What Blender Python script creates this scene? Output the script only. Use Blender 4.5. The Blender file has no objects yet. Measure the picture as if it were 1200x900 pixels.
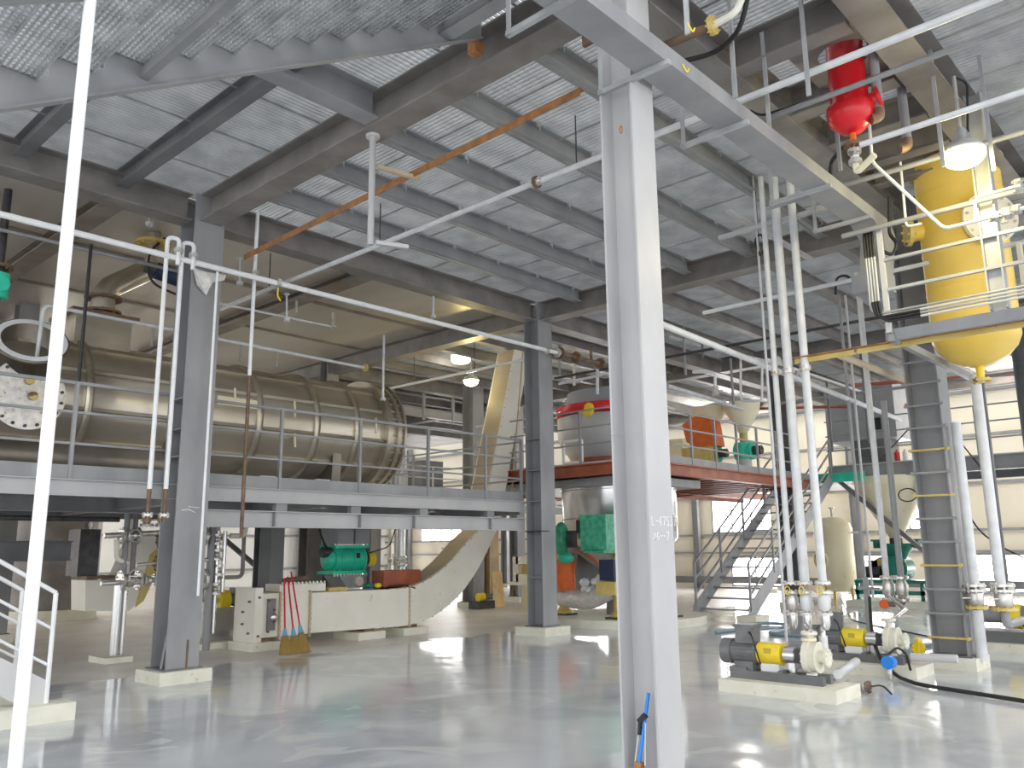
import bpy, math, random
from mathutils import Vector as Vec, Matrix
random.seed(4)
C = bpy.context.scene.collection
PI = math.pi

# ------------------------------------------------------------------ materials
def mat(name, c1, c2=None, scale=4.0, rough=0.5, metal=0.0, bump=0.0, stretch=(1, 1, 1), ramp=(0.35, 0.65), spec=0.5,
        c3=None, r3=(0.62, 0.7), s3=3.0, rough2=None):
    m = bpy.data.materials.new(name); m.use_nodes = True
    nt = m.node_tree; b = nt.nodes['Principled BSDF']
    b.inputs['Roughness'].default_value = rough; b.inputs['Metallic'].default_value = metal
    b.inputs['Specular IOR Level'].default_value = spec
    c1 = (*c1, 1)
    if c2 is None:
        b.inputs['Base Color'].default_value = c1; return m
    c2 = (*c2, 1)
    tc = nt.nodes.new('ShaderNodeTexCoord'); mp = nt.nodes.new('ShaderNodeMapping')
    mp.inputs['Scale'].default_value = stretch
    nt.links.new(tc.outputs['Object'], mp.inputs['Vector'])
    nz = nt.nodes.new('ShaderNodeTexNoise'); nz.inputs['Scale'].default_value = scale; nz.inputs['Detail'].default_value = 5
    nt.links.new(mp.outputs[0], nz.inputs['Vector'])
    cr = nt.nodes.new('ShaderNodeValToRGB')
    cr.color_ramp.elements[0].position = ramp[0]; cr.color_ramp.elements[0].color = c1
    cr.color_ramp.elements[1].position = ramp[1]; cr.color_ramp.elements[1].color = c2
    nt.links.new(nz.outputs['Fac'], cr.inputs[0]); out = cr.outputs[0]
    if c3 is not None:
        n3 = nt.nodes.new('ShaderNodeTexNoise'); n3.inputs['Scale'].default_value = s3; n3.inputs['Detail'].default_value = 6
        nt.links.new(mp.outputs[0], n3.inputs['Vector'])
        r = nt.nodes.new('ShaderNodeMapRange'); r.inputs[1].default_value = r3[0]; r.inputs[2].default_value = r3[1]
        nt.links.new(n3.outputs['Fac'], r.inputs[0])
        mx = nt.nodes.new('ShaderNodeMix'); mx.data_type = 'RGBA'
        nt.links.new(r.outputs[0], mx.inputs[0]); nt.links.new(out, mx.inputs[6]); mx.inputs[7].default_value = (*c3, 1)
        out = mx.outputs[2]
    nt.links.new(out, b.inputs['Base Color'])
    if rough2 is not None:
        r2 = nt.nodes.new('ShaderNodeMapRange'); r2.inputs[3].default_value = rough; r2.inputs[4].default_value = rough2
        nt.links.new(nz.outputs['Fac'], r2.inputs[0]); nt.links.new(r2.outputs[0], b.inputs['Roughness'])
    if bump:
        bn = nt.nodes.new('ShaderNodeBump'); bn.inputs['Strength'].default_value = bump; bn.inputs['Distance'].default_value = 0.02
        nt.links.new(nz.outputs['Fac'], bn.inputs['Height']); nt.links.new(bn.outputs[0], b.inputs['Normal'])
    return m

def emit(name, col, s):
    m = bpy.data.materials.new(name); m.use_nodes = True; nt = m.node_tree
    b = nt.nodes['Principled BSDF']; b.inputs['Base Color'].default_value = (*col, 1)
    b.inputs['Emission Color'].default_value = (*col, 1); b.inputs['Emission Strength'].default_value = s
    return m

M = {}
M['steel'] = mat('grey_paint', (.25, .255, .265), (.33, .33, .335), 2.2, .42, 0, .03, (1, 1, .4), c3=(.30, .25, .20), r3=(.70, .78), s3=2.5)
M['steel_m'] = mat('mid_grey_paint', (.44, .44, .45), (.52, .515, .51), 2.0, .4, 0, .03, (1, 1, .4), c3=(.38, .35, .30), r3=(.70, .76), s3=4)
M['steel_l'] = mat('light_grey_paint', (.56, .56, .56), (.64, .63, .62), 2.0, .4, 0, .03, (1, 1, .4), c3=(.45, .43, .40), r3=(.70, .76), s3=4)
M['steel_d'] = mat('dark_grey_paint', (.12, .125, .13), (.18, .18, .185), 2.0, .45)
M['brown'] = mat('grey_brown_primer', (.18, .165, .155), (.27, .25, .235), 2.5, .45, 0, .02)
M['rust'] = mat('rusty_steel', (.42, .19, .06), (.25, .12, .06), 9, .7, 0, .15)
M['rusty_dark'] = mat('dark_rust', (.13, .09, .07), (.25, .15, .09), 6, .6, .2, .1)
M['galv'] = mat('galvanized_steel', (.38, .39, .40), (.52, .53, .53), 3, .42, .35)
M['tread'] = mat('galvanized_tread', (.45, .46, .47), (.62, .63, .64), 5, .4, .4)
M['tan'] = mat('tan_deck_plate', (.50, .46, .40), (.62, .58, .52), .9, .38, .25, .02, (1, .35, 1), c3=(.32, .24, .17), r3=(.62, .78), s3=.8)
M['greydeck'] = mat('grey_deck_plate', (.50, .51, .52), (.66, .67, .68), .8, .45, .1, 0, c3=(.35, .34, .33), r3=(.6, .75), s3=1.2)
M['deckbeam'] = mat('stained_beam', (.22, .19, .16), (.33, .29, .25), 3, .5, .1, c3=(.30, .17, .08), r3=(.6, .7), s3=2)
M['vessel'] = mat('brown_stainless', (.42, .37, .29), (.64, .58, .48), 1.4, .30, .72, .02, (.35, 1, 1), c3=(.22, .16, .10), r3=(.6, .75), s3=1.3)
M['vessel_d'] = mat('dark_stainless', (.16, .14, .11), (.26, .23, .19), 1.6, .35, .6)
M['stainless'] = mat('stainless', (.60, .60, .60), (.74, .73, .72), 1.2, .24, .85, 0, (1, 1, .2))
M['valve'] = mat('valve_steel', (.52, .50, .47), (.70, .68, .64), 12, .32, .6, 0, c3=(.35, .25, .15), r3=(.6, .7), s3=15)
M['white'] = mat('white_pipe_paint', (.80, .81, .82), (.88, .88, .88), 6, .35)
M['pipe'] = mat('pale_grey_pipe', (.60, .61, .62), (.72, .73, .74), 6, .35)
M['cream'] = mat('cream_paint', (.82, .79, .68), (.88, .85, .76), 2.0, .42, 0, .02, c3=(.5, .43, .3), r3=(.68, .76), s3=5)
M['tan_side'] = mat('tan_paint', (.50, .40, .26), (.62, .52, .36), 2.0, .5)
M['pad'] = mat('cream_concrete', (.72, .70, .58), (.80, .78, .67), 5, .7, 0, .08, c3=(.55, .52, .42), r3=(.66, .74), s3=8)
M['yellow'] = mat('yellow_paint', (.85, .62, .02), (.92, .70, .04), 5, .35)
M['tankyellow'] = mat('yellow_tank_paint', (.82, .56, .09), (.88, .63, .15), 1.5, .34, c3=(.6, .42, .1), r3=(.72, .78), s3=4)
M['tankcream'] = mat('cream_tank_paint', (.82, .74, .52), (.88, .81, .60), 1.5, .4, c3=(.45, .36, .18), r3=(.68, .76), s3=5)
M['ochre'] = mat('ochre_paint', (.58, .43, .10), (.70, .55, .20), 3, .5, c3=(.2, .12, .06), r3=(.64, .68), s3=6)
M['red'] = mat('red_paint', (.72, .012, .02), (.62, .01, .015), 3, .28)
M['redbeam'] = mat('red_oxide_paint', (.27, .055, .025), (.40, .11, .045), 2.5, .4)
M['orange'] = mat('orange_paint', (.80, .17, .02), (.70, .12, .02), 5, .5)
M['green'] = mat('bright_green_paint', (.02, .52, .33), (.04, .62, .42), 4, .32)
M['dgreen'] = mat('dark_green_paint', (.0, .16, .11), (.01, .22, .15), 4, .38)
M['wrap'] = mat('green_plastic_wrap', (.02, .27, .15), (.08, .42, .26), 9, .35, 0, .6)
M['motor'] = mat('motor_grey', (.16, .165, .17), (.22, .22, .225), 8, .45, .2)
M['black'] = mat('black_rubber', (.018, .018, .02), None, rough=.5)
M['dark'] = mat('dark_metal', (.05, .05, .055), (.09, .085, .08), 8, .45, .5)
M['blue'] = mat('blue_paint', (.03, .25, .78), None, rough=.35)
M['bluegrey'] = mat('blue_grey_hose', (.22, .30, .36), None, rough=.4)
M['navy'] = mat('navy_paint', (.02, .03, .08), None, rough=.5)
M['wood'] = mat('bare_wood', (.62, .42, .16), (.74, .54, .26), 3, .6, 0, .05, (6, 6, .6))
M['straw'] = mat('straw', (.24, .15, .03), (.38, .25, .06), 20, .8, 0, .5, (6, 6, .5))
M['redplastic'] = mat('red_plastic', (.62, .02, .03), None, rough=.35)
M['ltblue'] = mat('light_blue_plastic', (.20, .45, .62), None, rough=.4)
M['chalk'] = mat('chalk', (.92, .92, .92), None, rough=.9)
M['skin_wall'] = mat('cream_wall_panel', (.80, .73, .58), (.84, .78, .65), .7, .5)
M['pale_wall'] = mat('pale_wall_panel', (.80, .80, .78), (.86, .85, .84), .7, .5)
M['brown_duct'] = mat('brown_stained_duct', (.24, .16, .07), (.38, .27, .12), 2, .5)
M['dock'] = mat('grey_cabinet', (.30, .31, .33), (.36, .37, .38), 2, .4)
M['window'] = emit('daylight_pane', (1, .98, .97), 13)
M['lampglow'] = emit('lamp_glass', (1, .86, .36), 14)
M['lampwhite'] = emit('white_lamp_glass', (1, .95, .85), 8)
M['label'] = mat('printed_label', (.55, .40, .05), None, rough=.5)
M['foil'] = mat('plastic_film', (.62, .60, .58), (.75, .74, .72), 12, .25, .1, .8)

# floor: worn epoxy, glossy grey with paler patches near the camera, dusty dry screed under the platform
def floor_mat():
    m = bpy.data.materials.new('epoxy_floor'); m.use_nodes = True; nt = m.node_tree; L = nt.links
    b = nt.nodes['Principled BSDF']; N = nt.nodes.new
    tc = N('ShaderNodeTexCoord')
    sp = N('ShaderNodeSeparateXYZ'); L.new(tc.outputs['Object'], sp.inputs[0])
    def noise(s, d=4, dist=0.0):
        n = N('ShaderNodeTexNoise'); n.inputs['Scale'].default_value = s; n.inputs['Detail'].default_value = d
        n.inputs['Distortion'].default_value = dist
        L.new(tc.outputs['Object'], n.inputs['Vector']); return n.outputs['Fac']
    def rng(src, a, b_, c=0, d=1):
        r = N('ShaderNodeMapRange'); r.inputs[1].default_value = a; r.inputs[2].default_value = b_
        r.inputs[3].default_value = c; r.inputs[4].default_value = d; L.new(src, r.inputs[0]); return r.outputs[0]
    def mixc(f, a, b_):
        x = N('ShaderNodeMix'); x.data_type = 'RGBA'; L.new(f, x.inputs[0])
        for i, v in ((6, a), (7, b_)):
            if isinstance(v, tuple): x.inputs[i].default_value = (*v, 1)
            else: L.new(v, x.inputs[i])
        return x.outputs[2]
    def mth(op, a, b_):
        x = N('ShaderNodeMath'); x.operation = op
        for i, v in ((0, a), (1, b_)):
            if isinstance(v, (int, float)): x.inputs[i].default_value = v
            else: L.new(v, x.inputs[i])
        return x.outputs[0]
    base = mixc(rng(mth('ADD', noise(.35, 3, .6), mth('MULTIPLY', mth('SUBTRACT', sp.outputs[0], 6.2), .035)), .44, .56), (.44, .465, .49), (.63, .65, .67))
    base = mixc(rng(noise(1.1, 3, 1.0), .40, .70), base, (.60, .62, .64))
    base = mixc(rng(noise(.8, 2, 2.0), .60, .64, 0, .55), base, (.74, .75, .72))
    edge = mth('ADD', sp.outputs[1], mth('MULTIPLY', mth('SUBTRACT', noise(.9, 5), .5), 1.6))
    dry = rng(edge, 11.15, 11.35)
    dirty = mixc(rng(noise(1.2, 6), .35, .65), (.68, .63, .56), (.80, .77, .72))
    L.new(mixc(dry, base, dirty), b.inputs['Base Color'])
    wet = rng(noise(2.2, 5, .8), .3, .7, .05, .16)
    rr = N('ShaderNodeMix'); L.new(dry, rr.inputs[0]); L.new(wet, rr.inputs[2]); rr.inputs[3].default_value = .38
    L.new(rr.outputs[0], b.inputs['Roughness'])
    b.inputs['Specular IOR Level'].default_value = .75
    bn = N('ShaderNodeBump'); bn.inputs['Strength'].default_value = .10; bn.inputs['Distance'].default_value = .02
    L.new(noise(2.0, 4, 1.0), bn.inputs['Height']); L.new(bn.outputs[0], b.inputs['Normal'])
    return m
M['floor'] = floor_mat()

# ------------------------------------------------------------------ mesh helper
def frame(d):
    d = Vec(d).normalized()
    u = Vec((0, 0, 1)) if abs(d.z) < .9 else Vec((1, 0, 0))
    a = u.cross(d).normalized(); b = d.cross(a).normalized()
    return a, b, d

ORG = {}
class MB:
    def __init__(s): s.v = []; s.f = []; s.sm = []
    def add(s, vs, fs, smooth=False):
        n = len(s.v); s.v += [tuple(v) for v in vs]; s.f += [tuple(i + n for i in f) for f in fs]; s.sm += [smooth] * len(fs); return s
    def prism(s, pts, vec):
        vec = Vec(vec); n = len(pts); P = [Vec(p) for p in pts]
        nrm = Vec((0, 0, 0))
        for i in range(n): nrm += P[i].cross(P[(i + 1) % n])
        if nrm.dot(vec) > 0: P.reverse()
        fs = [tuple(range(n)), tuple(range(2 * n - 1, n - 1, -1))] + [(i, i + n, (i + 1) % n + n, (i + 1) % n) for i in range(n)]
        return s.add(P + [p + vec for p in P], fs)
    def box(s, c, d, rz=0.0, R=None):
        c = Vec(c); h = Vec(d) / 2; R = R or Matrix.Rotation(rz, 3, 'Z')
        vs = [c + R @ Vec((x * h.x, y * h.y, z * h.z)) for x in (-1, 1) for y in (-1, 1) for z in (-1, 1)]
        return s.add(vs, [(0, 1, 3, 2), (4, 6, 7, 5), (0, 4, 5, 1), (2, 3, 7, 6), (0, 2, 6, 4), (1, 5, 7, 3)])
    def bx(s, x0, x1, y0, y1, z0, z1): return s.box(((x0 + x1) / 2, (y0 + y1) / 2, (z0 + z1) / 2), (abs(x1 - x0), abs(y1 - y0), abs(z1 - z0)))
    def bar(s, p0, p1, w, h, up=(0, 0, 1)):
        p0, p1 = Vec(p0), Vec(p1); d = (p1 - p0).normalized(); a = d.cross(Vec(up))
        if a.length < 1e-4: a = d.cross(Vec((1, 0, 0)))
        a.normalize(); b = a.cross(d)
        pts = [p0 + a * x * w / 2 + b * y * h / 2 for x, y in ((-1, -1), (1, -1), (1, 1), (-1, 1))]
        return s.prism(pts, p1 - p0)
    def ib(s, p0, p1, h, b, up=(0, 0, 1), tf=.016, tw=.011):
        p0, p1 = Vec(p0), Vec(p1); d = (p1 - p0).normalized(); a = d.cross(Vec(up)).normalized(); u = a.cross(d)
        B, H = b / 2, h / 2; w = tw / 2
        o = [(-B, -H), (B, -H), (B, -H + tf), (w, -H + tf), (w, H - tf), (B, H - tf), (B, H), (-B, H), (-B, H - tf), (-w, H - tf), (-w, -H + tf), (-B, -H + tf)]
        return s.prism([p0 + a * x + u * y for x, y in o], p1 - p0)
    def ch(s, p0, p1, h, b, up=(0, 0, 1), t=.012, side=1):
        p0, p1 = Vec(p0), Vec(p1); d = (p1 - p0).normalized(); a = d.cross(Vec(up)).normalized() * side; u = a.cross(d) * side
        H = h / 2
        o = [(0, -H), (b, -H), (b, -H + t), (t, -H + t), (t, H - t), (b, H - t), (b, H), (0, H)]
        return s.prism([p0 + a * x + u * y for x, y in o], p1 - p0)
    def cyl(s, p0, p1, r0, r1=None, n=16, caps=True, smooth=True):
        r1 = r0 if r1 is None else r1; p0, p1 = Vec(p0), Vec(p1); a, b, d = frame(p1 - p0)
        vs = [p + (a * math.cos(t) + b * math.sin(t)) * r for p, r in ((p0, r0), (p1, r1)) for t in [2 * PI * i / n for i in range(n)]]
        s.add(vs, [(i, (i + 1) % n, (i + 1) % n + n, i + n) for i in range(n)], smooth)
        if caps: s.add(vs, [tuple(range(n - 1, -1, -1)), tuple(range(n, 2 * n))])
        return s
    def lathe(s, prof, o, ax=(0, 0, 1), n=24, smooth=True):
        o = Vec(o); a, b, d = frame(ax); vs = []
        for r, h in prof:
            vs += [o + d * h + (a * math.cos(2 * PI * i / n) + b * math.sin(2 * PI * i / n)) * max(r, 1e-4) for i in range(n)]
        fs = [(k * n + i, k * n + (i + 1) % n, (k + 1) * n + (i + 1) % n, (k + 1) * n + i) for k in range(len(prof) - 1) for i in range(n)]
        s.add(vs, fs, smooth)
        if prof[0][0] > 1e-3: s.add(vs, [tuple(range(n - 1, -1, -1))])
        if prof[-1][0] > 1e-3:
            k = (len(prof) - 1) * n; s.add(vs, [tuple(range(k, k + n))])
        return s
    def ring(s, prof, o, ax=(0, 0, 1), n=24):
        o = Vec(o); a, b, d = frame(ax); vs = []; m = len(prof)
        for r, h in prof: vs += [o + d * h + (a * math.cos(2 * PI * i / n) + b * math.sin(2 * PI * i / n)) * r for i in range(n)]
        return s.add(vs, [(k * n + i, k * n + (i + 1) % n, ((k + 1) % m) * n + (i + 1) % n, ((k + 1) % m) * n + i) for k in range(m) for i in range(n)], False)
    def tube(s, pts, r, n=10):
        pts = [Vec(p) for p in pts]; a, b, d = frame(pts[1] - pts[0]); vs = []; m = len(pts)
        for k, p in enumerate(pts):
            if k == 0: t = (pts[1] - p).normalized(); sc = 1
            elif k == m - 1: t = (p - pts[k - 1]).normalized()
            else: t = ((pts[k + 1] - p).normalized() + (p - pts[k - 1]).normalized()).normalized()
            a = (a - t * a.dot(t)).normalized(); b = t.cross(a)
            vs += [p + (a * math.cos(2 * PI * i / n) + b * math.sin(2 * PI * i / n)) * r for i in range(n)]
        s.add(vs, [(k * n + i, k * n + (i + 1) % n, (k + 1) * n + (i + 1) % n, (k + 1) * n + i) for k in range(m - 1) for i in range(n)], True)
        s.add(vs, [tuple(range(n - 1, -1, -1)), tuple(range((m - 1) * n, m * n))]); return s
    def ell(s, c, r, sc=(1, 1, 1), n=16):
        c = Vec(c); vs = []; m = n // 2
        for k in range(m + 1):
            t = PI * k / m
            vs += [c + Vec((math.cos(2 * PI * i / n) * math.sin(t) * sc[0], math.sin(2 * PI * i / n) * math.sin(t) * sc[1], math.cos(t) * sc[2])) * r for i in range(n)]
        return s.add(vs, [(k * n + i, (k + 1) * n + i, (k + 1) * n + (i + 1) % n, k * n + (i + 1) % n) for k in range(m) for i in range(n)], True)
    def bolts(s, c, ax, R, n, r=.012, h=.02):
        c = Vec(c); a, b, d = frame(ax)
        for i in range(n):
            t = 2 * PI * (i + .5) / n; p = c + (a * math.cos(t) + b * math.sin(t)) * R
            s.cyl(p - d * h / 2, p + d * h / 2, r, n=6, smooth=False)
        return s
    def flange(s, c, ax, R, t=.02, n=16):
        c = Vec(c); d = Vec(ax).normalized(); s.cyl(c - d * t / 2, c + d * t / 2, R, n=n, smooth=False)
        return s.bolts(c, ax, R * .8, 8, max(.006, R * .09), t * 2)
    def build(s, name, m, parent=None):
        o = Vec((0, 0, 0)); p = parent
        while p is not None: o += p.location; p = p.parent
        me = bpy.data.meshes.new(name); me.from_pydata([(Vec(v) - o) for v in s.v], [], s.f)
        me.polygons.foreach_set('use_smooth', s.sm); me.update(); me.validate()
        ob = bpy.data.objects.new(name, me); C.objects.link(ob)
        me.materials.append(M[m] if isinstance(m, str) else m)
        if parent is not None: ob.parent = parent
        return ob

def rnd(pts, R=.08, k=4):
    """polyline with its corners rounded"""
    P = [Vec(p) for p in pts]; out = [P[0]]
    for i in range(1, len(P) - 1):
        a = P[i - 1] - P[i]; b = P[i + 1] - P[i]; r = min(R, a.length * .45, b.length * .45)
        p0 = P[i] + a.normalized() * r; p1 = P[i] + b.normalized() * r
        for j in range(k + 1):
            t = j / k; out.append(p0 * (1 - t) ** 2 + P[i] * 2 * t * (1 - t) + p1 * t * t)
    return out + [P[-1]]

def T(name, label, cat, loc=(0, 0, 0), group=None):
    o = bpy.data.objects.new(name, None); C.objects.link(o); o.location = loc; o.empty_display_size = .1
    o['label'] = label; o['category'] = cat; o['kind'] = 'thing'
    if group: o['group'] = group
    return o
def tag(o, label, cat, group=None):
    o['label'] = label; o['category'] = cat; o['kind'] = 'thing'
    if group: o['group'] = group
    return o
def struct(name, mb, m, parent=None):
    o = mb.build(name, m, parent); o['kind'] = 'structure'; return o
def dup(root, loc, label, group=None):
    r = root.copy(); C.objects.link(r); r.location = loc; r['label'] = label
    if group: r['group'] = group
    for ch in list(root.children):
        c = ch.copy(); C.objects.link(c); c.parent = r
        for g in list(ch.children):
            d = g.copy(); C.objects.link(d); d.parent = c
    return r
def pipe(name, label, pts, r, m, cat='pipe', group=None, R=.1, n=10, fl=(), clamps=()):
    """a pipe run; flanges and clamps are parts"""
    if fl or clamps:
        t = T(name, label, cat, tuple(pts[0]), group)
        MB().tube(rnd(pts, R), r, n).build('pipe_run', m, t)
        for c, ax in fl: MB().flange(c, ax, r * 2.1, .03, 14).build('flange', 'valve', t)
        for c, ax in clamps:
            d = Vec(ax).normalized(); MB().cyl(Vec(c) - d * .025, Vec(c) + d * .025, r * 1.35, n=12).build('clamp', 'valve', t)
        return t
    return tag(MB().tube(rnd(pts, R), r, n).build(name, m), label, cat, group)

# ------------------------------------------------------------------ camera (phone held at 1.55 m, tilted 11 degrees up)
fpx, pit, yaw, rol, H = 975.0, .1958, .7437, -.0114, 1.55
Fw = Vec((math.cos(yaw) * math.cos(pit), math.sin(yaw) * math.cos(pit), math.sin(pit)))
Rt = Vec((math.sin(yaw), -math.cos(yaw), 0)); Up = Rt.cross(Fw)
R2 = Rt * math.cos(rol) + Up * math.sin(rol); U2 = -Rt * math.sin(rol) + Up * math.cos(rol)
cd = bpy.data.cameras.new('camera'); cam = bpy.data.objects.new('camera', cd); C.objects.link(cam)
cam.matrix_world = Matrix(((R2.x, U2.x, -Fw.x, 0), (R2.y, U2.y, -Fw.y, 0), (R2.z, U2.z, -Fw.z, H), (0, 0, 0, 1)))
cd.sensor_width = 36; cd.lens = fpx * 36 / 1200; cd.clip_end = 300; cd.clip_start = .05
bpy.context.scene.camera = cam
def V(px, py, **k):
    """the point where the sight line of a photo position meets the plane x=, y= or z="""
    d = Fw * fpx + R2 * (px - 600) - U2 * (py - 450)
    (ax, val), = k.items(); i = 'xyz'.index(ax); o = Vec((0, 0, H)); t = (val - o[i]) / d[i]
    return o + d * t
# ================================================================== SETTING
struct('floor', MB().bx(-14, 29.2, -12, 36.2, -.2, 0), 'floor')
# wall beyond the stairs (plane x = 29) with its window openings
WX = 29.0
wins = [(13.9, 16.3, 2.08, 3.28), (7.6, 9.9, 2.05, 3.35), (30.2, 33.2, 2.0, 2.95), (20.5, 23.2, 2.08, 3.28), (1.2, 3.6, 2.05, 3.35),
        (13.7, 15.6, .15, 1.15), (2.0, 7.3, .12, 1.22), (9.9, 11.6, .12, 1.2), (22.5, 24.6, .12, 1.2), (30.0, 31.6, .12, 1.6)]
def wall_with_windows(name, plane, c, lo, hi, top, ws, m, th=.2):
    mb = MB()
    def B(a0, a1, z0, z1):
        if a1 - a0 < 1e-3 or z1 - z0 < 1e-3: return
        if plane == 'x': mb.bx(c, c + th, a0, a1, z0, z1)
        else: mb.bx(a0, a1, c, c + th, z0, z1)
    cuts = sorted({lo, hi} | {w[0] for w in ws} | {w[1] for w in ws})
    for a0, a1 in zip(cuts, cuts[1:]):
        z = 0
        for w in sorted([w for w in ws if w[0] <= a0 + 1e-6 and w[1] >= a1 - 1e-6], key=lambda w: w[2]):
            B(a0, a1, z, w[2]); z = w[3]
        B(a0, a1, z, top)
    struct(name, mb, m)
wall_with_windows('wall_back', 'x', WX, -12, 36, 9.0, wins, 'skin_wall')
_a = V(423, 660, y=36).x; _b = V(436, 660, y=36).x
wl = [(_a, _b, .2, 1.9), (-6, -3, .8, 2.2)]
wall_with_windows('wall_left', 'y', 36.0, -14, 29, 9.0, wl, 'pale_wall')
n = 0
for ws, pl in ((wins, 'x'), (wl, 'y')):
    for a0, a1, z0, z1 in ws:
        n += 1; f = MB(); p = MB(); w = .05; c = WX if pl == 'x' else 36.0
        def bb(mb, A0, A1, Z0, Z1, d0, d1):
            if pl == 'x': mb.bx(c + d0, c + d1, A0, A1, Z0, Z1)
            else: mb.bx(A0, A1, c + d0, c + d1, Z0, Z1)
        bb(f, a0, a1, z0 - .06, z0 + .02, -.05, .1); bb(f, a0, a1, z1 - .02, z1 + .06, -.05, .1)
        k = max(2, round((a1 - a0) / .8))
        for i in range(k + 1):
            y = a0 + (a1 - a0) * i / k; bb(f, y - w / 2, y + w / 2, z0, z1, .0, .08)
        if z0 < .5:
            for i in range(1, 7): bb(f, a0, a1, z0 + (z1 - z0) * i / 7 - .008, z0 + (z1 - z0) * i / 7 + .008, .03, .06)
        o = struct('window_%d' % n, f, 'steel')
        bb(p, a0, a1, z0, z1, .09, .12); q = p.build('window_pane', 'window', o); q['kind'] = 'structure'
# wall girts and posts, one trim per line
def girt(i, z, h=.09, y0=-12, y1=36, m='steel'):
    struct('trim_%d' % i, MB().bx(WX - .12, WX, y0, y1, z - h / 2, z + h / 2), m)
for i, (z, h) in enumerate(((.0 + 1.32, .07), (1.98, .08), (3.42, .08), (4.9, .08), (6.3, .09), (7.6, .25))): girt(i + 1, z, h)
struct('baseboard_back', MB().bx(WX - .5, WX - .35, -12, 36, .22, .46), 'steel_d')
for i, z in enumerate((.75, 2.3, 3.4, 5.0)): struct('trim_%d' % (i + 10), MB().bx(-14, 29, 35.88, 36, z - .05, z + .05), 'steel')
for i, y in enumerate((-4, .2, 4.4, 10.8, 12.9, 16.9, 19.6, 24.9, 29.4, 34)):
    struct('trim_%d' % (i + 20), MB().ib((WX - .18, y, 0), (WX - .18, y, 8.8), .24, .2, (0, 1, 0)), 'steel')
for i, x in enumerate((-10, -5, 0, 5.2, 11.6, 15.2, 19, 23.5, 27)):
    struct('trim_%d' % (i + 40), MB().ib((x, 35.75, 0), (x, 35.75, 8.8), .24, .3, (1, 0, 0)), 'steel')

# ------------------------------------------------------------------ steel grating deck overhead, one bay per mesh
ZT = 6.30  # top of the girders
def grating(mb, x0, x1, y0, y1, along, z, pitch=.058, h=.05, t=.009, panel=1.0, rod=.1):
    """open bar grating: bearing bars along one axis, cross rods on the other, in panels with a thin gap"""
    L0, L1, W0, W1 = (y0, y1, x0, x1) if along == 'y' else (x0, x1, y0, y1)
    def B(a0, a1, b0, b1, z0, z1):
        if along == 'y': mb.bx(b0, b1, a0, a1, z0, z1)
        else: mb.bx(a0, a1, b0, b1, z0, z1)
    w = W0
    while w < W1 - .05:
        e = min(w + panel, W1); k = max(1, int((e - w - .02) / pitch))
        for i in range(k + 1):
            c = w + .01 + (e - w - .02) * i / k; tt = t * (1.0 if 0 < i < k else 1.6)
            B(L0, L1, c - tt / 2, c + tt / 2, z - (.012 if i in (0, k) else 0), z + h)
        q = int((L1 - L0) / rod)
        for i in range(q + 1):
            c = L0 + (L1 - L0) * (i + .5) / (q + 1); B(c - .004, c + .004, w + .01, e - .01, z + h - .008, z + h)
        for c in (L0 + .012, L1 - .012): B(c - .012, c + .012, w + .01, e - .01, z, z + h)
        w = e
XS = [-1.93, 5.07, 12.07, 19.07, 26.07]; YS = [-3.6, 3.4, 10.4, 17.4, 24.4, 31.4]
nj = 6
def bay(i, j, along):
    x0, x1, y0, y1 = XS[i], XS[i + 1], YS[j], YS[j + 1]; mb = MB()
    for k in range(nj):
        if along == 'y':   # bars along y, joists along x
            a = y0 + 7 * k / nj; b = a + 7 / nj; grating(mb, x0 + .02, x1 - .02, a + .01, b - .01, 'y', ZT)
        else:
            a = x0 + 7 * k / nj; b = a + 7 / nj; grating(mb, a + .01, b - .01, y0 + .02, y1 - .02, 'x', ZT)
    return mb
nc = 0
for i, j, al in ((0, 1, 'x'), (1, 1, 'y'), (2, 1, 'y'), (1, 0, 'y'), (2, 0, 'y'), (3, 1, 'y'), (2, 2, 'y'), (3, 2, 'y'), (3, 0, 'y')):
    nc += 1; struct('ceiling.%03d' % nc, bay(i, j, al), 'galv')
struct('ceiling.020', MB().bx(-9, 5.07, 10.45, 31, ZT, ZT + .03).bx(5.07, 12.07, 10.45, 24.4, ZT, ZT + .03), 'tan')
struct('ceiling.021', MB().bx(12.07, 26.07, 17.4, 35, ZT, ZT + .03).bx(5.07, 12.07, 24.4, 35, ZT, ZT + .03), 'greydeck')

# roof added high above the deck to dim the grating, with open skylight strips
rf = MB()
x = -14
while x < 29:
    rf.bx(x, min(x + 4.0, 29.2), -12, 36.2, 11.0, 11.1); x += 6.2
struct('ceiling.030', rf, 'pale_wall')
# ------------------------------------------------------------------ columns
def column(x, y, b, d, label, top=6.3, m='steel', pad=.62, padh=.15, group=None):
    t = T('steel_column', label, 'column', (x, y, 0), group)
    z0 = padh if pad else 0
    MB().ib((x, y, z0), (x, y, top), d, b, (0, 1, 0), .018, .012).build('shaft', m, t)
    MB().bx(x - b * .6, x + b * .6, y - d * .6, y + d * .6, z0, z0 + .02).build('base_plate', 'steel_d' if pad else 'rusty_dark', t)
    if pad:
        MB().bx(x - pad / 2, x + pad / 2, y - pad / 2, y + pad / 2, 0, z0).build('plinth', 'pad', t)
    return t
colM = column(5.07, 3.40, .30, .30, 'big grey steel column nearest the camera with chalk writing, running floor to ceiling', 6.3, 'steel_m', 0)
colA = column(5.07, 10.4, .42, .42, 'grey steel column beside the left vessel platform, standing on a cream concrete plinth', pad=.66)
colB = column(12.07, 10.4, .40, .38, 'grey steel column at the end of the platform railing, behind the cream curved conveyor', pad=.72)
colC = column(12.07, 3.4, .44, .42, 'grey steel column with ladder rungs bolted across it, below the yellow tank', pad=.62)
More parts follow.
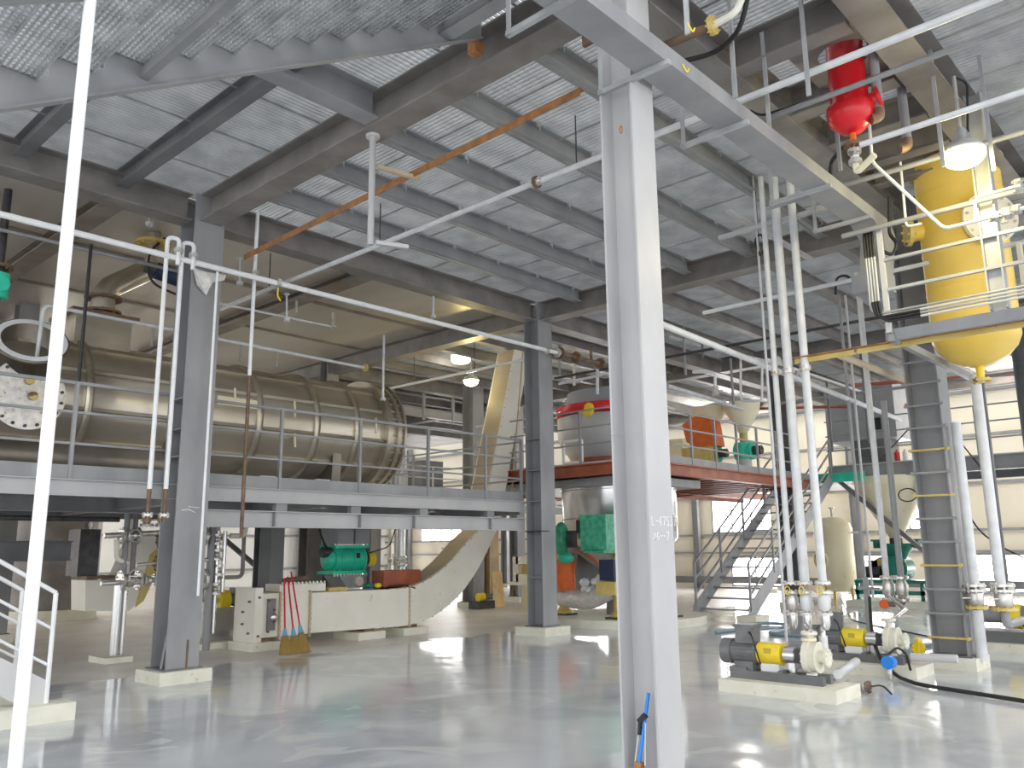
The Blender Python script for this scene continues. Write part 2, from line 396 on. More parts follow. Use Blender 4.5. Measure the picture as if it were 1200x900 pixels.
column(16.45, 16.65, .42, .42, 'grey steel column lit by the far yellow lamp, rising behind the conveyor curve')
column(20.9, 9.5, .40, .40, 'dark grey steel column rising behind the staircase', m='steel_d')
column(19.07, 3.4, .55, .5, 'thick dark column behind the yellow tank, nearest the photo edge', m='steel_d', pad=.9)
for x, y, l in ((5.07, 17.4, 'grey column far behind the big horizontal vessel, beside the brown vertical tank'),
                (12.07, 17.4, 'grey column under the deck just left of the green blower'),
                (12.07, 24.4, 'distant grey column seen behind the pump piping left of the brooms'),
                (12.07, 31.4, 'farthest grey column behind the cream inclined chute'),
                (19.07, 17.4, 'pale grey column between the leaning board and the platform column'),
                (19.07, 24.4, 'distant grey column right of the green blower'),
                (19.07, 31.4, 'farthest grey column seen left of the green blower, against the pale wall'),
                (26.07, 17.4, 'distant column behind the silver tank legs'),
                (26.07, 24.4, 'distant column behind the conveyor curve near the window'),
                (26.07, 31.4, 'farthest column right of the green blower beside the bright window')):
    column(x, y, .34, .34, l, pad=.5)
# chalk writing and stiffener plates on the near column
def strokes(parent, glyphs, o, ux, uz, s, r=.0022):
    mb = MB(); x = 0
    for g in glyphs:
        for pl in g: mb.tube([Vec(o) + Vec(ux) * (x + px) * s + Vec(uz) * py * s for px, py in pl], r, 5)
        x += .75
    return mb.build('chalk_marking', 'chalk', parent)
GL = {'L': [[(0, 1), (0, 0), (.45, .05)]], '-': [[(.05, .5), (.5, .52)]], '6': [[(.45, 1), (.1, .6), (.05, .2), (.25, 0), (.48, .2), (.4, .48), (.1, .42)]],
      '7': [[(.0, .95), (.5, 1), (.2, 0)]], '5': [[(.5, 1), (.1, .95), (.08, .6), (.4, .58), (.48, .25), (.3, 0), (.05, .08)]],
      '3': [[(.05, .95), (.35, 1), (.42, .75), (.2, .55), (.48, .35), (.35, .02), (.02, .05)]],
      'N': [[(0, 0), (.05, 1), (.4, 0), (.45, 1)]], 'G': [[(.45, .85), (.2, 1), (.03, .5), (.2, 0), (.45, .1), (.45, .45), (.25, .45)]]}
fy = 3.4 - .152
strokes(colM, [GL[c] for c in 'L-6753'], (4.945, fy, 1.70), (1, 0, 0), (0, 0, 1), .062, .0028)
strokes(colM, [GL[c] for c in 'NG--7'], (4.96, fy, 1.60), (1, 0, 0), (0, 0, 1), .055, .0028)
c = V(728, 152, x=4.925); MB().tube([(4.921, c.y + .012 * math.cos(t * PI / 4), c.z + .03 * math.sin(t * PI / 4)) for t in range(9)], .006, 6).build('rust_ring', 'rust', colM)
strokes(colA, [[[(0, .2), (.8, .3), (1.5, .0)]], [[(0, .6), (1.2, .5)]]], (4.93, 10.4 - .212, 2.05), (1, 0, 0), (0, 0, 1), .12, .004)
MB().bx(4.919, 4.922, 3.42, 3.55, 2.35, 2.354).build('weld_line', 'steel', colM)
for z in (3.5, 3.1, 2.75): MB().bx(4.87, 5.05, 10.22, 10.58, z, z + .015).build('stiffener', 'steel', colA)
for z in (1.02, 2.42, 3.0, 3.6): MB().bx(11.88, 12.05, 10.24, 10.56, z, z + .015).build('stiffener', 'steel', colB)
MB().bx(11.84, 12.06, 10.2, 10.6, 1.86, 1.88).build('bracket_plate', 'dark', colB)
MB().bar((4.86, 10.3, .17), (4.93, 10.22, 1.0), .03, .03).build('small_brace', 'steel', colA)
MB().bar((5.12, 10.18, .16), (5.12, 10.18, .5), .012, .02).build('welded_rod', 'rusty_dark', colA)
# ladder rungs across the column C (both face-on channels of the photo)
for k in range(14):
    z = .38 + k * .30
    r = MB().bar((11.84, 3.16, z), (11.84, 3.62, z), .03, .025)
    r.cyl((11.80, 3.16, z), (11.86, 3.16, z), .022, n=8).cyl((11.80, 3.62, z), (11.86, 3.62, z), .022, n=8)
    r.build('rung', 'ochre' if k in (0, 3, 6, 8) else 'steel', colC)

# ------------------------------------------------------------------ girders and joists
def girder(p0, p1, label, h=.38, b=.30, m='brown', group=None, name='steel_girder', tf=.018):
    return tag(MB().ib(p0, p1, h, b, tf=tf).build(name, m), label, 'beam', group)
zg = ZT - .19
girder((5.07, 3.6, zg), (5.07, 10.18, zg), 'heavy grey girder from the near column to the platform column, stair landing on it')
girder((5.07, -3.6, zg), (5.07, 3.2, zg), 'heavy grey girder overhead running from the near column out of the frame')
girder((12.07, 3.62, zg), (12.07, 10.2, zg), 'grey girder between the platform-end column and the laddered column')
girder((12.07, -3.6, zg), (12.07, 3.18, zg), 'grey girder leading out from the laddered column behind the yellow tank')
girder((5.3, 10.4, zg), (11.86, 10.4, zg), 'grey girder along the edge of the tan deck, between two columns')
girder((-7, 10.4, zg), (4.84, 10.4, zg), 'grey girder under the grating at upper left, ending at the platform column')
girder((5.25, 3.4, zg), (11.84, 3.4, zg), 'grey girder from the near column to the laddered column, above the box beam')
girder((12.3, 3.4, zg), (18.8, 3.4, zg), 'grey girder beyond the laddered column toward the thick dark column')
girder((12.3, 10.4, zg), (26, 10.4, zg), 'grey girder running back from the platform-end column above the silver tank')
girder((19.07, 3.65, zg), (19.07, 10.2, zg), 'far grey girder crossing above the staircase')
girder((19.07, -3.6, zg), (19.07, 3.15, zg), 'far dark girder behind the yellow tank')
girder((26.07, -3.6, zg), (26.07, 17, zg), 'last dark girder in front of the cream wall')
girder((12.07, 10.6, zg), (12.07, 17.2, zg), 'grey girder at the far edge of the tan deck')
girder((12.07, 17.6, zg), (12.07, 31, zg), 'distant girder behind the horizontal vessel')
girder((19.07, 10.6, zg), (19.07, 17.2, zg), 'distant girder above the silver tank')
girder((19.07, 17.6, zg), (19.07, 31, zg), 'distant girder near the far yellow lamp')
for k, y in enumerate((17.4, 24.4, 31.4)):
    girder((12.3, y, zg), (18.85, y, zg), ('first', 'second', 'third')[k] + ' distant cross girder beyond the vessel end, counting away from the camera')
    girder((19.3, y, zg), (26, y, zg), ('first', 'second', 'third')[k] + ' remote cross girder near the back wall, counting away from the camera', h=.3)
def joists(x0, x1, y0, y1, along, label, grp, skip=(), h=.22, b=.15, m='brown', num=True):
    W = ('first', 'second', 'third', 'fourth', 'fifth')
    for k in range(1, nj):
        if k in skip: continue
        if along == 'x':
            y = y0 + (y1 - y0) * k / nj; p0, p1 = (x0 + .16, y, ZT - h / 2), (x1 - .16, y, ZT - h / 2)
        else:
            x = x0 + (x1 - x0) * k / nj; p0, p1 = (x, y0 + .16, ZT - h / 2), (x, y1 - .16, ZT - h / 2)
        girder(p0, p1, label % W[k - 1], h, b, m, grp, 'steel_joist', .012)
joists(5.07, 12.07, 3.4, 10.4, 'x', '%s grey joist from the box beam under the middle grating bay', 'joists under the middle grating bay', m='steel')
joists(12.07, 19.07, 3.4, 10.4, 'x', '%s joist from the near side in the grating bay behind the middle one', 'joists of the second grating bay')
joists(19.07, 26.07, 3.4, 10.4, 'x', '%s joist from the near side in the bay above the staircase', 'joists of the bay above the staircase')
joists(12.07, 19.07, 10.4, 17.4, 'x', '%s joist from the near side in the bay above the silver tank', 'joists of the bay above the silver tank')
joists(19.07, 26.07, 10.4, 17.4, 'x', '%s joist from the near side in the bay beyond the silver tank', 'joists beyond the silver tank')
joists(12.07, 19.07, -3.6, 3.4, 'x', '%s joist from the outer side in the bay behind the yellow tank', 'joists behind the yellow tank', skip=(1, 2))
joists(19.07, 26.07, -3.6, 3.4, 'x', '%s joist from the outer side in the far bay right of the thick dark column', 'joists right of the dark column', skip=(1, 2, 3))
joists(12.07, 19.07, 17.4, 24.4, 'x', '%s distant joist behind the far yellow lamp, counting away', 'joists behind the far lamp')
joists(19.07, 26.07, 17.4, 24.4, 'x', '%s distant joist between the far lamp and the back wall, counting away', 'joists toward the back wall')
joists(12.07, 19.07, 24.4, 31.4, 'x', '%s remote joist above the far pipe racks, counting away', 'joists above the far pipe racks')
joists(-1.93, 5.07, 3.4, 10.4, 'y', '%s grey joist from the left under the upper left grating, behind the stair flight', 'joists under the upper left grating', skip=(1, 2, 3), m='steel_d')
girder((3.2, 6.45, zg), (4.9, 6.45, zg), 'short grey beam joining the heavy girder behind the stair flight', .34, .22, 'steel')
# bay above the red vessel: irregular framing
for p0, p1, h, b, l in (((5.25, 2.0, zg), (11.9, 2.0, zg), .38, .32, 'wide grey beam overhead just right of the red vessel'),
                        ((6.75, 2.2, zg), (6.75, 3.25, zg), .34, .2, 'short cross beam in front of the red vessel'),
                        ((7.95, 2.2, zg), (7.95, 3.25, zg), .34, .2, 'short cross beam directly behind the red vessel'),
                        ((8.9, 2.2, zg), (8.9, 3.25, zg), .3, .16, 'short rust-stained cross beam between the red vessel and the lit lamp'),
                        ((9.7, 2.2, zg), (9.7, 3.25, zg), .3, .16, 'short cross beam above the lit lamp'),
                        ((10.35, 2.2, zg), (10.35, 3.25, zg), .3, .16, 'short cross beam in front of the yellow tank top'),
                        ((5.25, .9, zg), (11.9, .9, zg), .26, .16, 'slim joist at the upper right corner under grating')):
    girder(p0, p1, l, h, b, 'brown', None, 'steel_beam')
# plate with the hole that the red vessel hangs through
def ring_plate(mb, cx, cy, hx, hy, r, z, t=.012, n=28):
    vs = []; fs = []
    for zz in (z, z + t):
        for i in range(n):
            a = 2 * PI * (i + .5) / n; c, s = math.cos(a), math.sin(a); k = 1 / max(abs(c) / hx, abs(s) / hy)
            vs += [(cx + c * r, cy + s * r, zz), (cx + c * k, cy + s * k, zz)]
    N = 2 * n
    for i in range(n):
        a, b = 2 * i, 2 * i + 1; c, d = 2 * ((i + 1) % n), 2 * ((i + 1) % n) + 1
        fs += [(a, c, d, b), (a + N, b + N, d + N, c + N), (a, a + N, c + N, c), (b, d, d + N, b + N)]
    return mb.add(vs, fs)
tag(ring_plate(MB(), V(990, 64, z=6.1).x, V(990, 64, z=6.1).y, .5, .42, .24, 6.1).build('deck_plate', 'brown'), 'steel deck plate with the round hole the red vessel hangs through', 'plate')
# stained beams under the tan deck
for x, y0, y1, b, l in ((8.35, 10.6, 20, .3, 'rust-stained flat beam under the tan deck behind the white hanging pipe'), (4.1, 10.6, 20, .3, 'rust-stained beam under the tan deck beside the flanged duct'),
                        (1.4, 10.6, 20, .26, 'stained beam under the tan deck at the photo edge above the open pipe')):
    girder((x, y0, ZT - .09), (x, y1, ZT - .09), l, .16, b, 'deckbeam', None, 'steel_beam')
for y, l in ((13.3, 'thin stained seam beam across the tan deck nearest the girder'), (15.8, 'second thin stained seam beam across the tan deck'), (20.0, 'far thin seam beam across the tan deck')):
    tag(MB().bx(-8, 11.9, y - .05, y + .05, ZT - .03, ZT).build('seam_strip', 'deckbeam'), l, 'beam')
# clips of the grating: small bolts hanging at joists
for k in range(1, 6):
    mb = MB(); y = 3.4 + 7 * k / 6
    for i in range(7):
        for s in (-.11, .11): mb.box((5.6 + i, y + s, ZT - .045), (.03, .03, .05)); mb.cyl((5.63 + i, y + s, ZT - .11), (5.63 + i, y + s, ZT - .02), .008, n=6)
    mb.bx(5.5, 11.7, y - .003, y + .003, ZT - .235, ZT - .222)
    tag(mb.build('grating_clip_row', 'galv'), 'row of small bolted grating clips along the %s joist of the middle bay' % ('first', 'second', 'third', 'fourth', 'fifth')[k - 1], 'clips')
# ================================================================== NEAR LEFT: pole, two stairs
tag(MB().tube([(1.11, 3.42, 0), (1.11, 3.42, 6.3)], .024, 16).build('white_pole', 'white'), 'tall slender white pole close to the camera, in front of everything at the left', 'pole')

# overhead stair flight: runs along x, seen from below
SL = .6
def zs(x): return 6.12 - (4.86 - x) * SL
def stair_stringer(parent, y, x0, x1, run, rise, m='steel', t=.012):
    pts = [(x0, y, zs(x0)), (x1, y, zs(x1))]; top = []; x = x1; k = 0
    pts.append((x1, y, zs(x1) + .17)); 
    while x - run > x0:
        top += [(x - run * .15, y, zs(x) + .17), (x - run, y, zs(x) + .17), (x - run, y, zs(x - run) + .17)]
        x -= run
    pts += top[0:]; pts.append((x0, y, zs(x0) + .2))
    return MB().prism(pts, (0, t, 0)).build('stringer', m, parent)
st = T('overhead_stair', 'grey steel stair flight overhead at upper left with open grating treads, seen from below', 'stairs', (4.86, 4.3, 6.12))
for y in (4.80, 3.42):
    stair_stringer(st, y, -1.4, 4.86, .29, .174, 'steel')
    MB().bar((-1.4, y + .006, zs(-1.4)), (4.86, y + .006, zs(4.86)), .07, .012, (0, 0, 1)).build('stringer_flange', 'steel', st)
k = 0; x = 4.80
while x > -1.2:
    mb = MB(); z = zs(x) + .155; x1 = x - .27
    n = 9
    for i in range(n + 1):
        xx = x1 + (x - x1) * i / n; mb.bx(xx - .003, xx + .003, 3.45, 4.79, z, z + .03)
    q = 34
    for i in range(q + 1):
        yy = 3.45 + 1.34 * i / q; mb.bx(x1, x, yy - .003, yy + .003, z + .008, z + .03)
    mb.bx(x - .006, x + .0, 3.45, 4.79, z - .01, z + .035); mb.bx(x1 - .005, x1 + .003, 3.45, 4.79, z - .012, z + .035)
    mb.build('tread', 'tread', st); x -= .29
a = V(172, 72, y=4.78)
MB().bar((a.x, 4.80, zs(a.x) + .09), (a.x, 3.3, zs(a.x) + .09), .05, .06).build('cross_bearer', 'steel', st)
MB().ib((4.4, 4.95, 6.0), (4.4, 3.3, 6.0), .2, .14).build('landing_bearer', 'steel', st)
MB().bx(4.80, 4.90, 4.82, 4.92, 5.98, 6.1).build('landing_bracket', 'rust', st)

# lower left stair with pale railing
ls = T('left_stair', 'pale blue-grey stair with tube handrails at the lower left, foot on a cream block', 'stairs', (3.05, 9.4, 0))
MB().bx(2.62, 3.34, 8.80, 9.12, 0, .16).build('plinth', 'pad', ls)
MB().bx(2.62, 3.34, 9.75, 10.05, 0, .16).build('plinth', 'pad', ls)
for y in (8.95, 9.9):
    f = lambda x: .16 + (3.12 - x) * SL
    MB().prism([(3.12, y, .16), (3.12, y, .36), (0.5, y, .36 + 2.62 * SL), (0.5, y, .10 + 2.62 * SL), (2.9, y, .16)], (0, .015, 0)).build('stringer', 'steel_l', ls)
    for z in (1.02, .68, .34):
        MB().tube([(3.12, y, .16 + z), (.5, y, .16 + z + 2.62 * SL)], .021 if z > 1 else .015).build('handrail' if z > 1 else 'mid_rail', 'white', ls)
    for x in (3.12, 2.0, .9):
        MB().tube([(x, y, f(x)), (x, y, f(x) + 1.02)], .022).build('post', 'white', ls)
for k in range(9): MB().bx(2.9 - k * .29, 3.14 - k * .29, 8.97, 9.9, .30 + k * .174, .33 + k * .174).build('tread', 'tread', ls)

# ================================================================== LEFT PLATFORM
pf = T('vessel_platform', 'grey steel platform with railing carrying the big horizontal vessel', 'platform', (5, 13, 1.9))
MB().bx(-6, 12.0, 10.66, 17, 2.40, 2.44).build('deck', 'greydeck', pf)
MB().bx(-6, 11.85, 10.64, 10.652, 2.44, 2.60).build('toe_plate', 'steel', pf)
MB().ch((-6, 10.66, 2.33), (11.88, 10.66, 2.33), .20, .08).build('edge_channel', 'steel_m', pf)
MB().ib((5.28, 10.64, 2.0), (11.88, 10.64, 2.0), .23, .16, (0, 0, 1), .012).build('lower_beam', 'steel_m', pf)
for x in (9.1, 6.5, 10.9, 8.0): MB().box((x, 10.64, 2.0), (.012, .15, .2)).build('web_stiffener', 'steel', pf)
for px in (327, 414, 494, 572):
    p = V(px, 597, y=10.7); MB().box((p.x, 10.68, 2.17), (.18, .1, .12)).build('packer_block', 'steel', pf)
for y in (12.8, 15.0): MB().ib((-6, y, 2.26), (11.9, y, 2.26), .24, .16).build('deck_beam', 'steel', pf)
for x in (0.5, 3, 5.2, 7.4, 9.6, 11.8): MB().ib((x, 10.7, 2.28), (x, 16.9, 2.28), .2, .12).build('cross_beam', 'steel', pf)
rl = T('platform_railing', 'grey tube railing along the front of the vessel platform', 'railing', (5, 10.68, 2.44))
for z in (3.60, 3.24, 2.86): MB().bar((-2, 10.66, z), (11.83, 10.66, z), .035, .03 if z < 3.5 else .04).build('rail', 'steel', rl)
for px in (83, 328, 421, 501, 568, 631):
    p = V(px, 530, y=10.66); MB().bar((min(p.x, 11.8), 10.645, 2.42), (min(p.x, 11.8), 10.645, 3.6), .05, .04).build('post', 'steel', rl)
rr = T('end_railing', 'grey tube railing across the far end of the vessel platform, behind the conveyor curve', 'railing', (11.9, 13, 2.44))
for z in (3.58, 3.2, 2.84): MB().bar((11.9, 10.8, z), (11.9, 16.8, z), .03, .03).build('rail', 'steel', rr)
for y in (13.9, 15.3, 16.7): MB().bar((11.9, y, 2.44), (11.9, y, 3.6), .04, .04).build('post', 'steel', rr)
rb = T('rear_railing', 'grey tube railing at the back of the vessel platform past the vessel end', 'railing', (9, 16.9, 2.44))
for z in (3.58, 3.2, 2.84): MB().bar((-3, 16.9, z), (11.9, 16.9, z), .03, .03).build('rail', 'steel', rb)
for x in range(-3, 12, 2): MB().bar((x + .4, 16.9, 2.44), (x + .4, 16.9, 3.58), .04, .04).build('post', 'steel', rb)
hb = MB().ib((-8, 13.9, 1.6), (5.0, 13.9, 1.6), .3, .2)
tag(hb.build('steel_beam', 'steel_d'), 'low dark grey beam under the platform at the far left behind the railings', 'beam')
tag(MB().tube([(-6, 12.2, 2.02), (5.0, 12.2, 2.02)], .035).build('pipe', 'dark'), 'dark horizontal pipe under the left platform', 'pipe')

# ------------------------------------------------------------------ the horizontal vessel
VY, VZ, VR = 13.0, 3.72, .93
vs = T('horizontal_vessel', 'long brownish stainless steel horizontal vessel lying on the platform', 'vessel', (5, VY, 2.44))
MB().cyl((-3.5, VY, VZ), (9.75, VY, VZ), VR, n=48).build('shell', 'vessel', vs)
for x0, x1, r in ((9.62, 9.72, 1.06), (9.86, 9.94, 1.05), (10.02, 10.07, 1.05)):
    mb = MB().cyl((x0, VY, VZ), (x1, VY, VZ), r, n=48)
    mb.build('end_ring', 'vessel', vs)
MB().cyl((9.72, VY, VZ), (10.02, VY, VZ), .98, n=48).build('end_band', 'vessel', vs)
MB().bolts((9.9, VY, VZ), (1, 0, 0), 1.0, 40, .016, .42).build('ring_bolts', 'valve', vs)
MB().lathe([(1.0, 0), (.9, .1), (.35, .32), (.3, .5)], (10.05, VY, VZ), (1, 0, 0), 40).build('end_cone', 'vessel', vs)
for x in (3.0, 4.35, 7.0, 8.1, 8.95): MB().lathe([(VR, 0), (VR + .05, 0), (VR + .05, .10), (VR, .10)], (x, VY, VZ), (1, 0, 0), 48).build('stiffening_band', 'vessel', vs)
for a in (-12, 22, 50, -42):
    t = math.radians(a + 180); y = VY + math.cos(t) * (VR + .015); z = VZ - math.sin(t) * (VR + .015)
    R = Matrix.Rotation(math.radians(a), 3, 'X')
    MB().box((3.1, y, z), (13, .05, .05), R=R).build('long_stiffener', 'vessel', vs)
for x in (2.0, 5.6, 8.6): MB().prism([(x, VY - .75, 2.44), (x, VY + .75, 2.44), (x, VY + .8, 3.3), (x, VY, 2.85), (x, VY - .8, 3.3)], (.18, 0, 0)).build('saddle', 'vessel_d', vs)
MB().cyl((-3.5, 12.55, 2.86), (5.6, 12.55, 2.86), .34, n=24).build('lower_dark_cylinder', 'vessel_d', vs)  # dark cylinder along the underside, where the vessel bottom looks dark
for x in (7.2, 8.25):
    MB().bar((x, 12.0, 2.44), (x, 12.0, 2.75), .28, .06, (0, 1, 0)).build('foot_plate', 'pipe', vs)
# gauges and small fittings on its side
for px, py in ((275, 455), (345, 505), (345, 470), (440, 490)): 
    p = V(px, py, y=12.1); MB().bar(p, p + Vec((0, -.04, -.28)), .03, .03, (0, 1, 0)).build('gauge_glass', 'tankcream', vs)
p = V(280, 472, y=12.1); MB().box(p, (.75, .05, .14)).build('name_strip', 'tankcream', vs)
# rectangular neck with flange on top
MB().bx(4.3, 5.1, 12.55, 13.35, 4.5, 5.02).build('neck', 'vessel', vs)
MB().bx(4.22, 5.18, 12.47, 13.43, 5.02, 5.07).build('neck_flange', 'rusty_dark', vs)
# blind flange and open branch at the left end
p = V(32, 462, y=11.95)
mb = MB().cyl((p.x, 12.3, p.z), (p.x, 11.98, p.z), .40, n=32); mb.build('manway_neck', 'vessel_d', vs)
mf = MB().cyl((p.x, 12.0, p.z), (p.x, 11.93, p.z), .47, n=36, smooth=False).build('blind_flange', 'valve', vs)
MB().bolts((p.x, 11.93, p.z), (0, 1, 0), .42, 18, .022, .05).build('flange_bolts', 'dark', mf)
for dx, dz in ((0, .18), (.06, -.02)): MB().flange((p.x + dx, 11.9, p.z + dz), (0, 1, 0), .06, .03, 10).build('small_port', 'ochre', mf)
q = V(36, 402, y=12.0); ax = Vec((-.15, -.75, .62)).normalized()
MB().lathe([(.42, -.55), (.42, 0), (.46, 0), (.46, .05), (.34, .05), (.33, -.4), (.0, -.41)], q, ax, 36).build('open_branch', 'vessel_d', vs)
MB().ring([(.355, .052), (.435, .052), (.435, .062), (.355, .062)], q, ax, 36).build('gasket_ring', 'white', vs)

# duct with flanges above the neck, and its motor
du = T('flanged_duct', 'rusty flanged steel duct bending down onto the vessel neck', 'duct', (4.7, 13, 5.07))
MB().tube(rnd([(4.75, 12.8, 5.08), (4.75, 12.8, 5.50), (5.55, 12.9, 6.1), (5.55, 12.9, 6.28)], .25, 6), .17, 20).build('duct_run', 'vessel', du)
for z in (5.14, 5.36): MB().flange((4.75, 12.8, z), (0, 0, 1), .27, .035, 20).build('flange', 'rusty_dark', du)
mo = T('actuator', 'dark blue valve actuator with rusty yellow flange hanging under the tan deck', 'actuator', (5.2, 12, 5.9))
MB().cyl((5.15, 12.0, 5.72), (5.65, 12.0, 5.66), .13, n=18).build('body', 'navy', mo)
MB().cyl((5.02, 12.0, 5.74), (5.16, 12.0, 5.72), .09, n=14).build('cap', 'dark', mo)
MB().flange((5.1, 12.0, 6.12), (0, 0, 1), .26, .04, 18).build('flange', 'ochre', mo)
MB().cyl((5.1, 12.0, 5.8), (5.1, 12.0, 6.28), .10, n=14).build('stem', 'vessel', mo)
MB().tube(rnd([(5.2, 11.86, 6.2), (4.95, 11.8, 5.9), (4.98, 11.8, 5.45), (5.5, 11.85, 5.35), (5.62, 12, 5.6)], .2, 6), .018, 8).build('cable', 'black', mo)
# things at the photo's left edge
ed = T('green_valve_box', 'bright green valve body on dark pipe at the left photo edge', 'valve', (2.6, 11.6, 4.9))
p = V(-3, 335, y=11.6)
MB().cyl(p - Vec((0, 0, .16)), p + Vec((0, 0, .16)), .13, n=14).cyl(p - Vec((.0, .16, 0)), p + Vec((0, .16, 0)), .1, n=12).build('body', 'green', ed)
MB().cyl(p + Vec((0, 0, -1.6)), p + Vec((0, 0, 1.3)), .05, n=12).build('stem', 'dark', ed)
MB().flange(p + Vec((0, 0, .25)), (0, 0, 1), .16, .04, 14).build('flange', 'rusty_dark', ed)
tag(MB().bx(2.3, 2.95, 11.9, 12.6, 5.55, 6.2).bx(2.25, 3.0, 11.85, 12.65, 5.5, 5.56).bx(2.25, 3.0, 11.85, 12.65, 5.85, 5.9).build('ribbed_duct', 'dock'), 'ribbed grey duct box at the upper left edge under the tan deck', 'duct')
tag(MB().bx(3.9, 5.2, 18.5, 20, 2.44, 6.2).bx(2.0, 3.3, 18.5, 20, 2.44, 5.5).build('equipment_cabinet', 'dock'), 'tall grey equipment housing behind the vessel at the far left', 'cabinet')
tag(MB().tube([(2.7, 14, 4.0), (5.6, 14.4, 5.9)], .05).tube([(2.9, 14, 3.7), (5.8, 14.4, 5.6)], .03).build('white_slanted_pipe', 'pipe'), 'pair of pale slanted pipes at the far left behind the open branch', 'pipe')

# ================================================================== PIPES UNDER THE CEILING
yp = 10.03
wp = T('white_pipe', 'long white horizontal pipe crossing the left half below the ceiling', 'pipe', (2, yp, 5.27))
MB().tube([(-1, yp, 5.24), (5, yp, 5.265), (12.2, yp, 5.29)], .038, 14).build('pipe_run', 'white', wp)
MB().flange((12.22, yp, 5.29), (1, 0, 0), .09, .04).build('flange', 'valve', wp)
for x in (6.05, 11.9): MB().ring([(.04, -.03), (.06, -.03), (.06, .03), (.04, .03)], (x, yp, 5.275), (1, 0, 0), 14).build('pipe_clamp', 'valve', wp)
MB().tube([(6.05, yp, 5.2), (6.05, yp, 5.08), (6.1, yp, 5.02)], .012, 6).build('yellow_hook', 'yellow', wp)
rp = T('rusty_pipe_spool', 'rust-brown pipe spool continuing the white pipe behind the near column', 'pipe', (12.25, yp, 5.29))
MB().tube([(12.25, yp, 5.29), (14.0, yp, 5.29)], .045, 12).build('pipe_run', 'rusty_dark', rp)
for x in (12.3, 12.8, 13.6): MB().flange((x, yp, 5.29), (1, 0, 0), .12, .04).build('flange', 'rusty_dark', rp)
MB().cyl((13.3, yp, 5.29), (13.3, yp, 5.6), .03, n=8).build('branch', 'rusty_dark', rp)
pb = T('plastic_bag_scrap', 'scrap of pale plastic film taped to the platform column under the white pipe', 'plastic', (4.95, 10.15, 5.1))
MB().prism([(4.86, 10.15, 5.23), (5.03, 10.13, 5.21), (5.32, 10.14, 5.25), (5.31, 10.16, 5.17), (5.12, 10.12, 5.08), (5.06, 10.15, 4.90), (4.92, 10.12, 5.0)], (0, .02, 0)).build('film', 'foil', pb)

# the orange angle bar and its hangers
ob = T('rusty_angle_bar', 'long orange rusty angle bar hanging below the middle grating bay', 'bar', (5.5, 7, 5.6))
MB().bar((5.46, 4.15, 5.58), (5.6, 10.2, 5.58), .012, .075).build('angle_leg', 'rust', ob)
MB().bar((5.49, 4.15, 5.615), (5.63, 10.2, 5.615), .07, .012).build('angle_leg', 'rust', ob)
hg = T('pipe_hanger', 'grey tube hanger dropping from the heavy girder with a short arm at its foot', 'hanger', (5.07, 6.65, 5.9))
MB().cyl((5.07, 6.65, 4.68), (5.07, 6.65, 5.90), .034, n=14).build('rod', 'steel_m', hg)
MB().cyl((5.07, 6.65, 5.89), (5.07, 6.65, 5.92), .075, n=14).build('head_plate', 'steel_l', hg)
MB().bar((5.1, 6.6, 4.70), (5.45, 6.5, 4.72), .05, .04).build('arm', 'steel_l', hg)
MB().bar((5.1, 6.6, 5.55), (5.6, 6.5, 5.55), .05, .04).build('arm', 'tan_side', hg)
py_ = T('long_pipe', 'long grey pipe crossing the ceiling from upper right down to the left, below the grating', 'pipe', (6.48, 1, 5.5))
MB().tube([(6.48, -1.5, 5.5), (6.48, 12.6, 5.5)], .032, 12).build('pipe_run', 'pipe', py_)
p = V(634, 216, z=5.5)
MB().flange((6.48, p.y, 5.5), (0, 1, 0), .07, .03).build('flange', 'rusty_dark', py_)
MB().cyl((6.48, p.y - .08, 5.5), (6.48, p.y + .08, 5.5), .05, n=12).build('clamp', 'valve', py_)
for y in (11.0, 8.3, 5.0): MB().tube([(6.48, y, 5.5), (6.48, y, 6.08)], .008, 6).build('drop_rod', 'dark', py_)
sp = T('sprinkler_pipe', 'thin white pipe rising to the right beyond the vessel end, below the deck', 'pipe', (12.4, 12, 5.3))
MB().tube(rnd([(12.4, 11.0, 5.35), (12.4, 16.8, 5.35), (12.4, 16.8, 5.0)], .08), .03, 10).build('pipe_run', 'white', sp)
for y in (12.5, 14.5): MB().tube([(12.4, y, 5.35), (12.4, y, 6.2)], .008, 6).build('drop_rod', 'dark', sp)
# pipes along the vessel below the tan deck
l1 = T('deck_pipe', 'slim pipe with yellow-lit end running above the vessel top under the tan deck', 'pipe', (5, 12, 5.0))
a = V(72, 361, y=12); b = V(428, 431, y=12)
MB().tube(rnd([(a.x - .25, 12, a.z - .9), (a.x - .22, 12, a.z), (b.x, 12, b.z)], .1), .028, 10).build('pipe_run', 'pipe', l1)
MB().flange(b, (1, 0, 0), .07, .04).build('flange', 'ochre', l1)  # yellow lamplight on the pipe end put into the flange colour
for px in (178, 283, 325): 
    q = V(px, 400, y=12); MB().tube([(q.x, 12, b.z), (q.x, 12, 4.55)], .02, 6).build('drop_leg', 'steel', l1)
pipe('deck_pipe', 'slim grey pipe under the tan deck at upper left, nearest the white pipe', [(1, 11.4, 5.55), (5.6, 11.4, 5.58), (5.9, 11.4, 5.6)], .026, 'steel', R=.05)
a = V(255, 355, y=11.5); b = V(390, 383, y=11.5)
t = T('drain_pipe', 'slim pipe with valve at its end under the tan deck right of the platform column', 'pipe', tuple(a))
MB().tube([a, b], .02, 8).build('pipe_run', 'pipe', t); MB().flange(b, (0, 0, 1), .06, .03, 12).build('flange', 'valve', t)
MB().cyl(b - Vec((0, 0, .05)), b + Vec((0, 0, .25)), .025, n=8).build('valve_body', 'valve', t)
